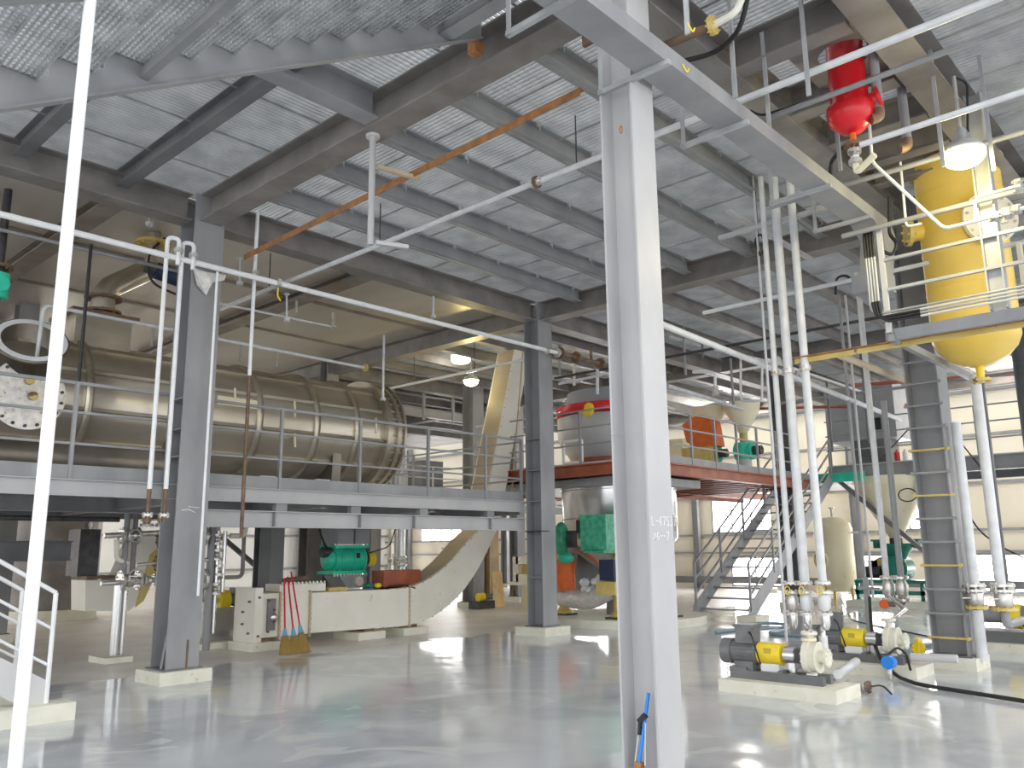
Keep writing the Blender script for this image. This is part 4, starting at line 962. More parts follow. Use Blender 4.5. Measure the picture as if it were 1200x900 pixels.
for z in (1.1, .75, .4): MB().bar((mx0, my0, MZ + z), (mx0, 13.5, MZ + z), .03, .03).build('rail', 'steel', mr3)
for i in range(1, 4): MB().bar((mx0, my0 + i * 1.4, MZ), (mx0, my0 + i * 1.4, MZ + 1.1), .04, .04).build('post', 'steel', mr3)
# upper vessel on the mezzanine
uv = T('mixer_vessel', 'pale grey vessel with red flange ring on the mezzanine behind the railing', 'vessel', (15.3, 11.2, MZ))
UX, UY = 15.6, 11.3
MB().lathe([(.55, .04), (.9, .3), (1.15, .65), (1.2, .85), (1.2, 1.25), (1.05, 1.3)], (UX, UY, MZ), (0, 0, 1), 40).build('shell', 'steel_m', uv)
MB().lathe([(1.05, 1.3), (1.22, 1.3), (1.22, 1.5), (1.05, 1.5)], (UX, UY, MZ), (0, 0, 1), 40).build('flange_ring', 'red', uv)
MB().lathe([(1.05, 1.5), (.95, 1.85), (.5, 1.95)], (UX, UY, MZ), (0, 0, 1), 40).build('lid', 'steel', uv)
MB().lathe([(.7, .06), (1.0, .25), (.75, .42)], (UX, UY, MZ), (0, 0, 1), 30).build('red_skirt', 'redbeam', uv)
c = V(688, 480, x=14.45); MB().ell(c, .2, (.3, 1, .9), 12).build('yellow_sticker', 'yellow', uv)
wf = T('welded_stand', 'small white square steel frame on the mezzanine below the mixer vessel', 'frame', tuple(V(670, 545, x=13.6)))
mb = MB()
a, b = V(660, 518, x=13.7), V(682, 541, x=13.7)
for p_, q_ in (((a.y, a.z), (b.y, a.z)), ((a.y, b.z), (b.y, b.z)), ((a.y, a.z), (a.y, b.z)), ((b.y, a.z), (b.y, b.z))): mb.bar((13.7, *p_), (13.7, *q_), .05, .05)
mb.build('frame_bars', 'white', wf)
# conical hoppers with green rotary valves
def rot_hopper(px, label, x=18.5, s=1.0, tube_m='tankcream'):
    c = V(px, 552, x=x); t = T('rotary_valve_hopper', label, 'hopper', (c.x, c.y, MZ + .04)); B = MZ + .04; X, Y = c.x, c.y
    MB().cyl((X, Y, B), (X, Y, B + .4 * s), .16 * s, n=16).build('stand', 'steel_l', t)
    MB().cyl((X - .0, Y + .2 * s, B + .6 * s), (X, Y - .24 * s, B + .6 * s), .22 * s, n=20).cyl((X, Y, B + .4 * s), (X, Y, B + .8 * s), .24 * s, n=16).build('valve_housing', 'green', t)
    MB().cyl((X, Y - .24 * s, B + .6 * s), (X, Y - .46 * s, B + .6 * s), .11 * s, n=14).build('gear_motor', 'dark', t)
    MB().cyl((X, Y, B + .8 * s), (X, Y, B + 1.05 * s), .10 * s, n=14).build('neck', 'ochre', t)
    MB().lathe([(.1, 1.05), (.42, 1.6), (.45, 1.75), (.45, 1.8)], (X, Y, B), (0, 0, 1), 24).build('cone', tube_m, t)
    return t
rot_hopper(834, 'green rotary valve under a pale cone, nearer the near column', 19.0)
rot_hopper(874, 'green rotary valve under a cream cone, beside the top of the stairs', 19.0)
c = V(818, 505, x=18.5); t = T('orange_cover', 'orange angular cover on the mezzanine right of the near column', 'cover', tuple(c))
MB().prism([c + Vec((0, .35, -.25)), c + Vec((0, .05, -.42)), c + Vec((0, -.45, -.40)), c + Vec((0, -.35, .32)), c + Vec((0, .1, .38)), c + Vec((0, .45, .2))], (.5, 0, 0)).build('shell', 'orange', t)
MB().bx(c.x, c.x + .4, c.y - .3, c.y + .5, MZ + .04, c.z - .4).build('pedestal', 'ochre', t)
mb = MB().bx(19.8, 20.2, 11.9, 12.6, MZ + .04, MZ + 1.25); tag(mb.build('yellow_green_cabinet', 'tankcream'), 'pale yellow-green machine housing beside the near column on the mezzanine', 'cabinet')
c = V(800, 485, x=19); tag(MB().tube(rnd([V(795, 478, x=19), V(815, 484, x=19), V(850, 474, x=19)], .3), .13, 14).build('foil_duct', 'foil'), 'silver foil duct sagging above the mezzanine', 'duct')
# ------------------------------------------------------------------ main staircase
ms = T('main_staircase', 'grey steel staircase rising right to the mezzanine', 'stairs', (16.7, 9.3, 0))
SX0, SX1, SY0, SY1 = 16.75, 21.6, 8.62, 9.93; RZ = MZ + .04; slope = RZ / (SX1 - SX0)
for y in (SY0, SY1):
    MB().prism([(SX0 - .1, y, .12), (SX0 + .25, y, .12), (SX1 + .1, y, RZ - .12), (SX1 + .1, y, RZ + .1), (SX1 - .1, y, RZ + .1), (SX0 - .1, y, .28)], (0, .02, 0)).build('stringer', 'steel', ms)
    for z in (1.0, .66, .33): MB().bar((SX0, y, z + .2), (SX1, y, RZ + z), .035, .035).build('handrail' if z == 1 else 'mid_rail', 'steel', ms)
    for k in range(5):
        x = SX0 + (SX1 - SX0) * k / 4; z = .2 + (RZ - .2) * k / 4; MB().bar((x, y, z), (x, y, z + 1.0), .045, .045).build('post', 'steel', ms)
    MB().bx(SX0 - .25, SX0 + .35, y - .22, y + .22, 0, .12).build('plinth', 'pad', ms)
for k in range(15):
    x = SX0 + .15 + (SX1 - SX0) * k / 15; z = .12 + RZ * (k + .3) / 15
    MB().bx(x, x + .27, SY0 + .02, SY1, z, z + .035).build('tread', 'steel', ms)
lp = T('stair_landing', 'bright green edged landing platform at the top of the stairs', 'platform', (22.5, 9, RZ))
MB().bx(21.7, 23.6, 8.0, 10.0, RZ - .02, RZ + .02).build('deck', 'greydeck', lp)
MB().bx(21.66, 21.72, 7.8, 10.0, RZ - .1, RZ + .14).build('green_edge', 'green', lp)
# grey gallery along the back wall
gy = T('wall_gallery', 'grey walkway beam crossing in front of the cream wall behind the hopper', 'platform', (22.4, 5, 3.2))
MB().ib((22.4, -6, 3.45), (22.4, 9.0, 3.45), .34, .22).build('front_beam', 'steel', gy)
MB().bx(22.4, 25.4, -6, 9.0, 3.62, 3.66).build('deck', 'greydeck', gy)
MB().ib((25.4, -6, 3.45), (25.4, 9.0, 3.45), .34, .2).build('back_beam', 'steel_d', gy)
for y in (-3, -.5, 2, 4.5, 6.8, 8.9): MB().ib((22.5, y, 3.48), (25.3, y, 3.48), .22, .12).build('cross_beam', 'steel', gy)
for y in (8.8, 2.4): MB().bar((22.4, y, 3.3), (22.4, y - 2.1, 1.3), .1, .1).build('knee_brace', 'steel_d', gy)
for y in (6.6, -1): MB().ib((22.5, y, 0), (22.5, y, 3.28), .24, .2, (0, 1, 0)).build('leg', 'steel_d', gy)
gr = T('gallery_railing', 'grey tube railing on the wall gallery behind the laddered column', 'railing', (22.4, 5, 3.66))
for z in (4.85, 4.45, 4.05): MB().bar((22.4, -6, z), (22.4, 9, z), .035, .035).build('rail', 'steel', gr)
for y in (8.9, 7.7, 6.5, 5.3, 4.1, 2.9, 1.7, .5): MB().bar((22.4, y, 3.62), (22.4, y, 4.85), .045, .045).build('post', 'steel', gr)
pg = T('cable_mast', 'thin dark mast with two slack diagonal stays on the gallery', 'mast', (22.4, 6.3, 3.66))
MB().tube([(22.35, 6.25, 3.66), (22.35, 6.25, 5.9)], .02, 8).build('pole', 'dark', pg)
MB().tube([(22.35, 6.25, 5.0), (22.35, 7.6, 3.7)], .018, 6).tube([(22.35, 6.25, 5.0), (22.35, 5.2, 3.2)], .018, 6).build('stays', 'dark', pg)
gc = T('grey_enclosure', 'dark grey control housing with a small window on the landing at the stair top', 'cabinet', (23.2, 8.3, RZ))
MB().bx(22.9, 24.2, 7.3, 9.15, 4.35, 5.85).build('housing', 'dock', gc); MB().box((22.88, 7.85, 4.75), (.03, .35, .35)).build('window', 'black', gc)
MB().bx(23.1, 23.9, 7.6, 8.6, RZ, 4.35).build('pedestal', 'steel_d', gc)
for i, (y, m) in enumerate(((7.25, 'redplastic'), (7.05, 'white'), (6.7, 'redplastic'), (6.45, 'red'))):
    tag(MB().cyl((22.6, y, 3.66), (22.6, y, 3.9), .07, n=10).cyl((22.6, y, 3.9), (22.6, y, 3.97), .03, n=8).build('bottle', m), ('first', 'second', 'third', 'fourth')[i] + ' small ' + ('white' if m == 'white' else 'red') + ' bottle on the gallery edge, counting away from the grey housing', 'bottle', 'bottles on the gallery')
# ================================================================== CABLE TRUNKING in front of the near column
tk = T('cable_trunking', 'wide grey cable trunking in front of the near column, bending down at one end', 'trunking', (5, 3.05, 5.1))
ty0, ty1 = 2.93, 3.19
MB().bx(1.5, 9.15, ty0, ty1, 5.10, 5.24).build('trough', 'steel', tk)
MB().prism([(9.15, ty0, 5.10), (9.15, ty0, 5.24), (9.70, ty0, 5.24), (9.85, ty0, 5.08), (9.62, ty0, 4.56), (9.28, ty0, 4.50), (9.42, ty0, 4.98)], (0, ty1 - ty0, 0)).build('down_bend', 'steel', tk)
MB().bx(9.28, 9.6, ty0 - .02, 3.28, 4.34, 4.54).build('bend_box', 'steel', tk)
for x in (3.85, 4.92, 6.15, 7.9, 9.0):
    a = MB().bx(x - .02, x + .02, 2.90, 3.55, 5.06, 5.10).bx(x - .02, x - .012, 3.50, 3.54, 5.06, 5.45); a.build('support_angle', 'galv', tk)
for px, py in ((800, 78), (806, 30)):
    p = V(px, py, z=5.15); MB().tube(rnd([p + Vec((0, 0, .02)), p + Vec((.03, -.02, -.05)), p + Vec((.06, -.02, .0))], .03), .006, 6).build('yellow_wire', 'yellow', tk)
tag(MB().bx(4.98, 5.02, 3.62, 3.75, 5.62, 5.98).bx(4.9, 5.12, 3.64, 3.73, 5.72, 5.78).build('rusty_clamp_channel', 'rusty_dark'), 'short rusty channel clamp hanging from the girder just left of the near column', 'bracket')
sb = T('dark_pipe', 'dark brown pipe with corroded clamp and elbow above the trunking right of the near column', 'pipe', (5.8, 2.6, 5.7))
a, b, c, d = V(768, 58, z=5.75), V(835, 30, z=5.75), V(862, 15, z=5.75), V(872, -8, z=5.9)
MB().tube([a, b], .035, 12).build('pipe_run', 'rusty_dark', sb); MB().tube(rnd([b, c, d], .06), .03, 12).build('wrapped_elbow', 'cream', sb)
MB().flange(b, b - a, .08, .04).build('clamp', 'ochre', sb)
pipe('cable', 'thick black cable looping down beside the clamped dark pipe at the top', [V(878, -12, z=5.9), V(868, 35, z=5.7), V(840, 62, z=5.7), V(800, 72, z=5.7)], .022, 'black', 'cable', R=.2, n=8)
# ceiling pipes at the upper right
pipe('ceiling_channel', 'grey channel crossing below the long pipe in front of the red vessel', [(6.95, 3.1, 5.5), (6.95, -1.5, 5.5)], .03, 'steel', 'channel', n=4)
rr_ = pipe('ceiling_pipe', 'grey pipe starting at the valve under the red vessel and running right', [(7.03, 2.30, 4.98), (7.03, -1.5, 4.98)], .026, 'pipe')
for i, (px, y0, y1, z, x, m) in enumerate(((0, 3.9, -1, 5.35, 8.6, 'steel'), (0, 3.2, -1, 4.9, 8.9, 'steel'), (0, 5.8, -1, 4.86, 10.4, 'pipe'))):
    pipe('ceiling_pipe', ('grey pipe passing just in front of the lit lamp', 'grey pipe crossing in front of the upper yellow tank', 'pale pipe running behind the trunking end toward the yellow tank')[i], [(x, y0, z), (x, y1, z)], .028, m)
pipe('impulse_pipe', 'thin white pipe dropping from the red vessel and bending toward the yellow tank valves', [V(1017, 122, x=8.2), V(1022, 190, x=8.3), V(1106, 268, x=8.5), V(1158, 256, x=8.5)], .017, 'white', R=.06)
pipe('impulse_pipe', 'thin pale pipe looping beside the yellow tank nozzle', [V(1055, 190, x=8.9), V(1062, 266, x=8.9), V(1080, 262, x=8.9)], .014, 'pipe', R=.05)
pipe('impulse_pipe', 'thin white pipe running right to a flanged joint at the photo edge', [V(1143, 258, x=8.4), V(1143, 232, x=8.4), V(1192, 218, x=8.4)], .014, 'white', R=.05)
t = T('flanged_pipe', 'pale flanged pipe with small handwheel valves right of the tank support post', 'pipe', tuple(V(1165, 254, x=8.6)))
MB().tube([V(1158, 256, x=8.6), V(1212, 240, x=8.6)], .018).build('pipe_run', 'white', t)
for px in (1163, 1179, 1192): MB().flange(V(px, 255 - (px - 1160) * .3, x=8.6), (0, 1, 0), .05, .035, 12).build('flange', 'valve', t)
valve_parts(t, V(1176, 252, x=8.6), (0, 1, 0), .035, True, (-.3, 0, -1), m='valve')
c = V(1194, 218, x=8.4); MB().flange(c, (0, 1, 0), .07, .05, 14).build('flange', 'valve', t)

# ------------------------------------------------------------------ red vessel hanging through the deck
rc = V(990, 64, z=6.1); RX, RY = rc.x, rc.y
rv = T('red_vessel', 'bright red cylindrical vessel with domed bottom hanging through a hole in the deck', 'vessel', (RX, RY, 5.2))
MB().lathe([(.0, -.24), (.10, -.21), (.19, -.12), (.215, -.02), (.21, .03), (.17, .06), (.165, .9)], (RX, RY, 5.52), (0, 0, 1), 32).build('shell', 'red', rv)
nz_ = V(1016, 113, x=RX - .0)
dd = Vec((.25, -1, .25)).normalized(); o_ = Vec((RX, RY, 5.52)) + dd * .12
MB().cyl(o_, o_ + dd * .14, .075, n=18).cyl(o_ + dd * .12, o_ + dd * .15, .11, n=18).build('side_nozzle', 'red', rv)
MB().cyl((RX, RY, 5.17), (RX, RY, 5.3), .03, n=10).build('drain_neck', 'orange', rv)
MB().flange((RX, RY, 5.17), (0, 0, 1), .09, .03, 16).build('drain_flange', 'rusty_dark', rv)
valve_parts(rv, (RX, RY, 5.06), (0, 0, 1), .04, False)
MB().tube(rnd([(RX, RY, 5.0), (RX, RY, 4.9), (RX - .08, RY - .2, 4.98)], .06), .03).build('drain_elbow', 'tankcream', rv)
for px, top, bot, l in ((1030, 95, 130, 'short pipe stub with elbow right of the red vessel'), (1063, 125, 165, 'second short pipe stub with elbow, between red vessel and lamp')):
    p = V(px, bot, z=5.45); t = T('pipe_stub', l, 'pipe', tuple(p))
    MB().cyl(p, (p.x, p.y, 6.2), .045, n=12).build('pipe_run', 'steel', t); MB().tube(rnd([p + Vec((0, 0, .02)), p + Vec((0, 0, -.06)), p + Vec((-.05, .06, -.08))], .04), .05, 10).build('elbow', 'rusty_dark', t)
for px, bot, l in ((806, 40, 'slotted hanger strut right of the near column, above the trunking'), (862, 115, 'slotted hanger strut in front of the red vessel bay'), (948, 112, 'thin drop rod left of the red vessel'),
                   (865, 170, 'slotted strut carrying the trunking'), (902, 155, 'slotted strut above the tops of the three vertical pipes'), (985, 200, 'vertical conduit left of the trunking end'), (1106, 195, 'thin drop pipe by the lit lamp'), (1165, 200, 'vertical pipe with elbow right of the lit lamp')):
    p = V(px, bot, z=5.2 if px < 1100 else 5.0)
    tag(MB().bar(p, (p.x, p.y, 6.2), .035, .02, (1, 0, 0)).build('hanger_strut', 'galv'), l, 'strut')

# ------------------------------------------------------------------ lit lamp over the yellow tank, far lamp
def floodlight(c, label, m='lampglow', s=1.0, hang=.5):
    c = Vec(c); t = T('hanging_lamp', label, 'lamp', tuple(c))
    MB().lathe([(.03, .26), (.06, .22), (.07, .12), (.15, .09), (.20, .02), (.19, .0), (.17, .03)], c, (0, 0, 1), 26).build('reflector', 'galv', t)
    MB().ell(c + Vec((0, 0, -.02)), .19 * s, (1, 1, .62), 20).build('glass', m, t)
    MB().cyl(c + Vec((0, 0, .24)), c + Vec((0, 0, hang)), .02, n=8).build('stem', 'valve', t)
    MB().tube(rnd([c + Vec((0, 0, hang)), c + Vec((.05, -.1, hang - .08)), c + Vec((0, -.06, .2))], .08), .012, 6).build('cable', 'black', t)
    return t
floodlight((8.3, 1.79, 5.18), 'brightly lit lamp hanging in front of the yellow tank top', hang=.8)
floodlight((13.4, 13.63, 5.42), 'lit yellow lamp hanging beyond the vessel end near the conveyor', s=.9, hang=.5)
p = V(540, 423, z=6.15); tag(MB().lathe([(.0, -.05), (.2, -.04), (.24, 0), (.24, .12)], p, (0, 0, 1), 20).build('ceiling_or_fill_lamp', 'lampwhite'), 'round white ceiling light glowing just above the far yellow lamp', 'lamp')

for i, (x, y) in enumerate(((2.5, 27), (9.5, 28.5), (17, 29), (24.5, 13.0), (24.6, 4.5))):  # lamps added under the decks only to brighten the far left and back
    tag(MB().lathe([(.0, -.05), (.2, -.04), (.24, 0), (.24, .12)], (x, y, 6.1), (0, 0, 1), 20).build('ceiling_or_fill_lamp', 'lampwhite'), 'added round white fill lamp ' + ('above the tall brown-grey tank', 'deep behind the vessel', 'over the far platform', 'beyond the staircase top', 'over the wall gallery')[i], 'lamp')
# ------------------------------------------------------------------ yellow tank and its frame
YX, YY = 10.72, 2.42
yt = T('yellow_tank', 'tall yellow cylindrical tank with domed bottom hanging behind cable racks', 'tank', (YX, YY, 3.6))
R_ = .47
prof = [(.0, -.34), (.16, -.32), (.31, -.24), (.42, -.12), (R_, 0), (R_, 2.12), (.52, 2.12), (.52, 2.19), (R_, 2.19), (.3, 2.36)]
MB().lathe(prof, (YX, YY, 3.92), (0, 0, 1), 44).build('shell', 'tankyellow', yt)
for z in (4.5, 5.0, 5.7): MB().lathe([(R_, 0), (R_ + .006, .004), (R_, .012)], (YX, YY, z), (0, 0, 1), 44).build('weld_seam', 'tankyellow', yt)
MB().cyl((YX, YY, 3.40), (YX, YY, 3.62), .045, n=12).build('bottom_neck', 'yellow', yt)
MB().flange((YX, YY, 3.42), (0, 0, 1), .11, .03, 16).build('bottom_flange', 'ochre', yt)
c = V(1083, 272, x=YX - .25); dv = Vec((-.55, .83, 0))
o_ = Vec((YX, YY, c.z)) + dv * .40; MB().cyl(o_, o_ + dv * .22, .10, n=16).build('side_nozzle', 'tankyellow', yt); MB().flange(o_ + dv * .22, dv, .16, .05, 18).build('nozzle_flange', 'ochre', yt)
c = V(1170, 258, x=YX - .3); dv = Vec((-.75, -.66, 0)).normalized()
o_ = Vec((YX, YY, c.z)) + dv * .42; MB().cyl(o_, o_ + dv * .16, .24, n=24).build('manway_neck', 'tankyellow', yt)
f = MB().cyl(o_ + dv * .14, o_ + dv * .19, .31, n=28, smooth=False).build('manway_cover', 'tankcream', yt); MB().bolts(o_ + dv * .17, dv, .27, 16, .016, .08).build('cover_bolts', 'valve', f)
MB().box((YX - .35, YY - .62, 4.55), (.06, .05, .6)).build('level_gauge', 'tankcream', yt)
valve_parts(yt, (YX - .35, YY - .60, 4.3), (0, 0, 1), .03, True, (-.5, -.9, 0), m='yellow')
tag(MB().cyl((12.6, 1.2, 4.6), (12.6, 1.2, 6.25), .35, n=28).lathe([(.0, -.2), (.2, -.15), (.35, 0)], (12.6, 1.2, 4.6), (0, 0, 1), 28).build('second_yellow_tank', 'ochre'), 'second darker yellow tank behind the first at the right photo edge', 'tank')
bp = T('sheet_metal_screen', 'dark grey upright sheet panel left of the yellow tank', 'panel', (11.2, 3.1, 4.4)); MB().bx(11.3, 11.34, 2.85, 3.35, 4.1, 6.1).build('sheet', 'steel_d', bp)
tp = T('tank_rack', 'grey rack with railing and bundled conduits in front of the yellow tank', 'rack', (9, 1.5, 3.8))
MB().ch((9.05, -2.5, 3.72), (9.05, 2.90, 3.74), .12, .07).build('bottom_channel', 'steel', tp)
for z in (4.55, 4.22): MB().bar((9.0, -2.5, z), (9.0, 2.86, z), .045, .03).build('rail', 'galv', tp)
MB().bar((9.0, 2.84, 3.75), (9.0, 2.84, 4.9), .05, .05).build('corner_post', 'steel_l', tp)
MB().ib((9.05, 1.80, 3.8), (9.05, 1.80, 6.1), .16, .14, (0, 1, 0)).build('support_post', 'galv', tp)
MB().bx(9.0, 12.0, 2.80, 2.86, 3.66, 3.74).bx(9.0, 12.0, 1.3, 1.36, 3.66, 3.74).build('side_bearer', 'steel', tp)
for i in range(4):
    z = 3.86 + i * .035; yy = 2.90 + i * .03
    MB().tube(rnd([(8.95, yy, 4.75), (8.95, yy, z), (8.95, -2.5, z)], .12, 5), .013, 8).build('conduit', 'galv' if i % 2 else 'steel_l', tp)
for i in range(4): MB().tube(rnd([(9.2, 3.0, 4.95), (8.95, 2.9 + i * .03, 4.92), (8.95, 2.9 + i * .03, 4.6)], .1), .014, 8).build('black_cable', 'black', tp)
for i in range(3): MB().tube(rnd([(8.94, 2.9 + i * .03, 4.1), (8.94, 2.88 + i * .03, 3.86 + i * .03), (8.94, 2.5, 3.86 + i * .03)], .12, 5), .015, 8).build('black_cable', 'black', tp)
o2 = T('rusty_angle_bar', 'orange-brown angle bar running right below the yellow tank from the vertical pipes', 'bar', (9.2, 2, 3.67))
MB().bar((9.25, 4.0, 3.67), (9.25, -1.5, 3.67), .012, .07).build('angle_leg', 'ochre', o2); MB().bar((9.22, 4.0, 3.70), (9.22, -1.5, 3.70), .06, .012).build('angle_leg', 'rust', o2)
# brown pipe with glass-like flange, D1 direction, and its continuation left
bq = T('brown_pipe', 'yellowish brown horizontal pipe ending in a big bolted flange on the laddered column', 'pipe', (10, 4, 3.7))
a, b = V(985, 417, y=3.9), V(1088, 456, y=3.9)
MB().tube([a, b], .045, 12).build('pipe_run', 'tan_side', bq); MB().flange(b, b - a, .13, .05, 18).build('flange', 'valve', bq)
MB().flange(b + (b - a).normalized() * .12, b - a, .12, .04, 18).build('flange', 'valve', bq)
gp = T('grey_pipe', 'pale horizontal pipe from the near column past the three vertical pipes to the right', 'pipe', (9, 4.4, 3.9))
a, b = V(775, 380, y=4.6), V(1055, 492, y=4.6)
MB().tube([a, b], .036, 12).build('pipe_run', 'pipe', gp)
for px, py in ((909, 423), (922, 425), (940, 437)): MB().flange(V(px, py, y=4.6), b - a, .07, .03, 14).build('flange', 'valve', gp)

# ------------------------------------------------------------------ three vertical pipes and valves over the front pump
XP = 9.25
names = ('left and thinnest', 'middle and thickest', 'right')
for i, (pt, pb_, r) in enumerate((((900, 205), (917, 683), .034), ((909, 208), (940, 683), .052), ((927, 208), (962, 683), .046))):
    a, b = V(*pt, x=XP), V(*pb_, x=XP); X, Y = XP, (a.y + b.y) / 2
    t = T('vertical_pipe', names[i] + ' of three pale vertical pipes dropping to the valves above the front pump', 'pipe', (X, Y, b.z))
    MB().tube([(X, Y, b.z), (X, Y, a.z)], r, 16).build('pipe_run', 'pipe', t)
    z3 = V(935, 433, x=XP).z; MB().cyl((X, Y, z3 - .03), (X, Y, z3 + .03), r * 1.4, n=16).build('clamp', 'valve', t)
    z = b.z
    for k, (dz, rr) in enumerate(((0, .085), (.10, .08))): MB().flange((X, Y, z - dz), (0, 0, 1), rr, .025, 16).build('flange', 'valve', t)
    MB().lathe([(.045, 0), (.07, -.04), (.065, -.14), (.045, -.18)], (X, Y, z - .12), (0, 0, 1), 16).build('valve_body', 'pipe' if i else 'valve', t)
    MB().flange((X, Y, z - .33), (0, 0, 1), .08, .025, 16).build('flange', 'valve', t)
    n = 12; cz = (X - .1, Y, z - .06)
    MB().tube([(X - .1, Y + math.cos(2 * PI * k / n) * .03, z - .08 + math.sin(2 * PI * k / n) * .045) for k in range(n + 1)], .006, 6).build('yellow_handle', 'yellow', t)
    MB().lathe([(.045, 0), (.05, -.1), (.03, -.16)], (X, Y, z - .34), (0, 0, 1), 14).build('reducer', 'stainless', t)
dz0 = V(940, 735, x=XP).z
dl = T('discharge_pipe', 'stainless discharge pipe joining the valves to the front pump casing', 'pipe', (XP, 4.1, .6))
yA, yB = V(940, 720, x=XP).y, V(950, 745, x=9.0).y
MB().tube(rnd([(XP, V(943, 700, x=XP).y, .78), (XP, V(945, 735, x=XP).y, .70), (8.95, 3.93, .66), (8.9, 3.93, .56)], .06), .028).build('pipe_run', 'stainless', dl)
MB().flange((8.88, 3.93, .575), (0, 0, 1), .08, .025, 14).build('flange', 'tankcream', dl)
sl = T('suction_pipe', 'pale lilac suction pipe dropping beside the front pump and bending into it', 'pipe', (XP, 3.75, .2))
Y = V(964, 740, x=9.0).y
MB().tube(rnd([(9.0, Y, V(964, 745, x=9.0).z), (9.0, Y, .32), (8.95, Y + .08, .27)], .05), .045, 14).build('pipe_run', 'pipe', sl)
MB().tube(rnd([(XP, V(962, 690, x=XP).y, .8), (XP, V(962, 690, x=XP).y, .7), (9.0, Y, .66), (9.0, Y, .5)], .06), .03, 12).build('upper_bend', 'stainless', sl)
pipe('floor_pipe', 'pale lilac pipe lying low from the front pump toward the second pump', [(9.05, 3.72, .22), (10.3, 4.0, .20)], .05, 'pipe', n=12)

# other slim verticals
for a in ((886, 200, 917, 752, .016, 'thin grey conduit reaching the floor left of the three vertical pipes', 9.6, 'pipe'), (982, 347, 1020, 740, .024, 'left slim vertical conduit rising behind the second pump', 12.4, 'steel'),
          (986, 347, 1028, 700, .018, 'second slim vertical conduit close beside its neighbour behind the second pump', 12.6, 'steel_l'),
          (1002, 320, 1041, 676, .042, 'left of the pair of vertical pipes in front of the cone hopper', 12.2, 'pipe'), (1035, 470, 1056, 676, .042, 'darker right one of the pair of pipes in front of the cone hopper', 12.2, 'steel'),
          (1120, 495, 1142, 686, .062, 'vertical pipe just right of the laddered column with flanged valve', 12.0, 'pipe'), (1140, 440, 1175, 686, .062, 'vertical pipe below the yellow tank with flanged valve', 11.3, 'pipe'),
          (1152, 440, 1180, 690, .02, 'thin dark conduit right of the pipe below the yellow tank', 12.3, 'steel_d')):
    vpipe(a[0], a[1], a[2], a[3], a[4], a[5], x=a[6], m=a[7])
t = T('conduit_stand', 'grey slotted stand bar holding the slim conduits behind the second pump', 'stand', (12.3, 4.6, 0)); p = V(1018, 720, x=12.35)
MB().bar((12.35, p.y, 0.0), (12.35, p.y, 1.1), .07, .05, (1, 0, 0)).bar((12.3, p.y - .2, .95), (12.3, p.y + .1, .95), .04, .04).build('bar', 'steel', t)
t = T('valve_pair', 'pair of flanged valves side by side feeding one dark pipe down to the second pump', 'valve', (12.2, 4.2, .9))
for px in (1041, 1057):
    p = V(px, 690, x=12.2); MB().lathe([(.05, .12), (.08, .06), (.08, -.06), (.05, -.12)], p, (0, 0, 1), 14).build('valve_body', 'valve', t)
    for dz in (-.15, .15): MB().flange(p + Vec((0, 0, dz)), (0, 0, 1), .10, .03, 14).build('flange', 'valve', t)
a, b = V(1041, 698, x=12.2), V(1057, 698, x=12.2)
MB().tube(rnd([b, (b.x, b.y, V(1057, 707, x=12.2).z), (a.x, a.y + .02, V(1043, 707, x=12.2).z)], .08), .05, 12).build('pipe_bend', 'brown', t)
MB().tube([(12.2, a.y, a.z), (11.7, V(1047, 740, x=11.2).y, V(1047, 742, x=11.2).z + .25), (11.15, V(1047, 745, x=11.15).y, .62)], .035, 10).build('pipe_run', 'stainless', t)
MB().flange(V(1036, 708, x=12.0), (1, 0, 0), .06, .04, 12).build('red_port', 'orange', t)
for px, x, l in ((1142, 12.0, 'flanged valve at the foot of the pipe right of the laddered column'), (1175, 11.3, 'flanged valve under the pipe below the yellow tank')):
    p = V(px, 693, x=x); p1 = V(px, 686, x=x); t = T('flanged_valve', l, 'valve', (p.x, p.y, p.z - .2)); X, Y, Z = p.x, p.y, p1.z
    MB().lathe([(.06, 0), (.10, -.06), (.10, -.18), (.06, -.26)], (X, Y, Z - .03), (0, 0, 1), 18).build('valve_body', 'valve', t)
    for dz in (0, .06, .27): MB().flange((X, Y, Z - dz), (0, 0, 1), .14, .03, 16).build('flange', 'valve' if dz < .2 else 'ochre', t)
    MB().tube([(X, Y, Z - .3), (X, Y, .12)], .07, 14).build('pipe_foot', 'pipe', t) if px < 1150 else MB().tube(rnd([(X, Y, Z - .3), (X, Y, Z - .45), (X + .8, Y, Z - .45)], .08), .05, 12).build('pipe_foot', 'steel', t)
    MB().tube([(X - .12, Y + .02, Z - .15), (X - .2, Y + .1, Z - .15)], .012, 6).build('lever', 'valve', t)
# far right small machine
rm = T('small_machine', 'low machine with yellow guard and pink base at the right photo edge', 'machine', (15.2, 3.9, 0))
p = V(1188, 722, x=14.5)
MB().cyl((14.5, p.y + .12, p.z), (14.5, p.y - .12, p.z), .18, n=18).build('yellow_guard', 'yellow', rm)
MB().cyl((14.5, p.y + .7, p.z), (14.5, p.y + .12, p.z), .11, n=14).build('shaft_housing', 'steel', rm)
MB().cyl((14.5, p.y - .12, p.z), (14.5, p.y - .8, p.z), .16, n=16).build('motor', 'motor', rm)
MB().bx(14.2, 14.8, p.y - 1, p.y + .8, .12, .28).build('base_frame', 'steel_d', rm); MB().bx(14.0, 14.9, p.y - 1.1, p.y + .9, 0, .12).build('base_slab', 'redbeam' if 0 else 'pad', rm)

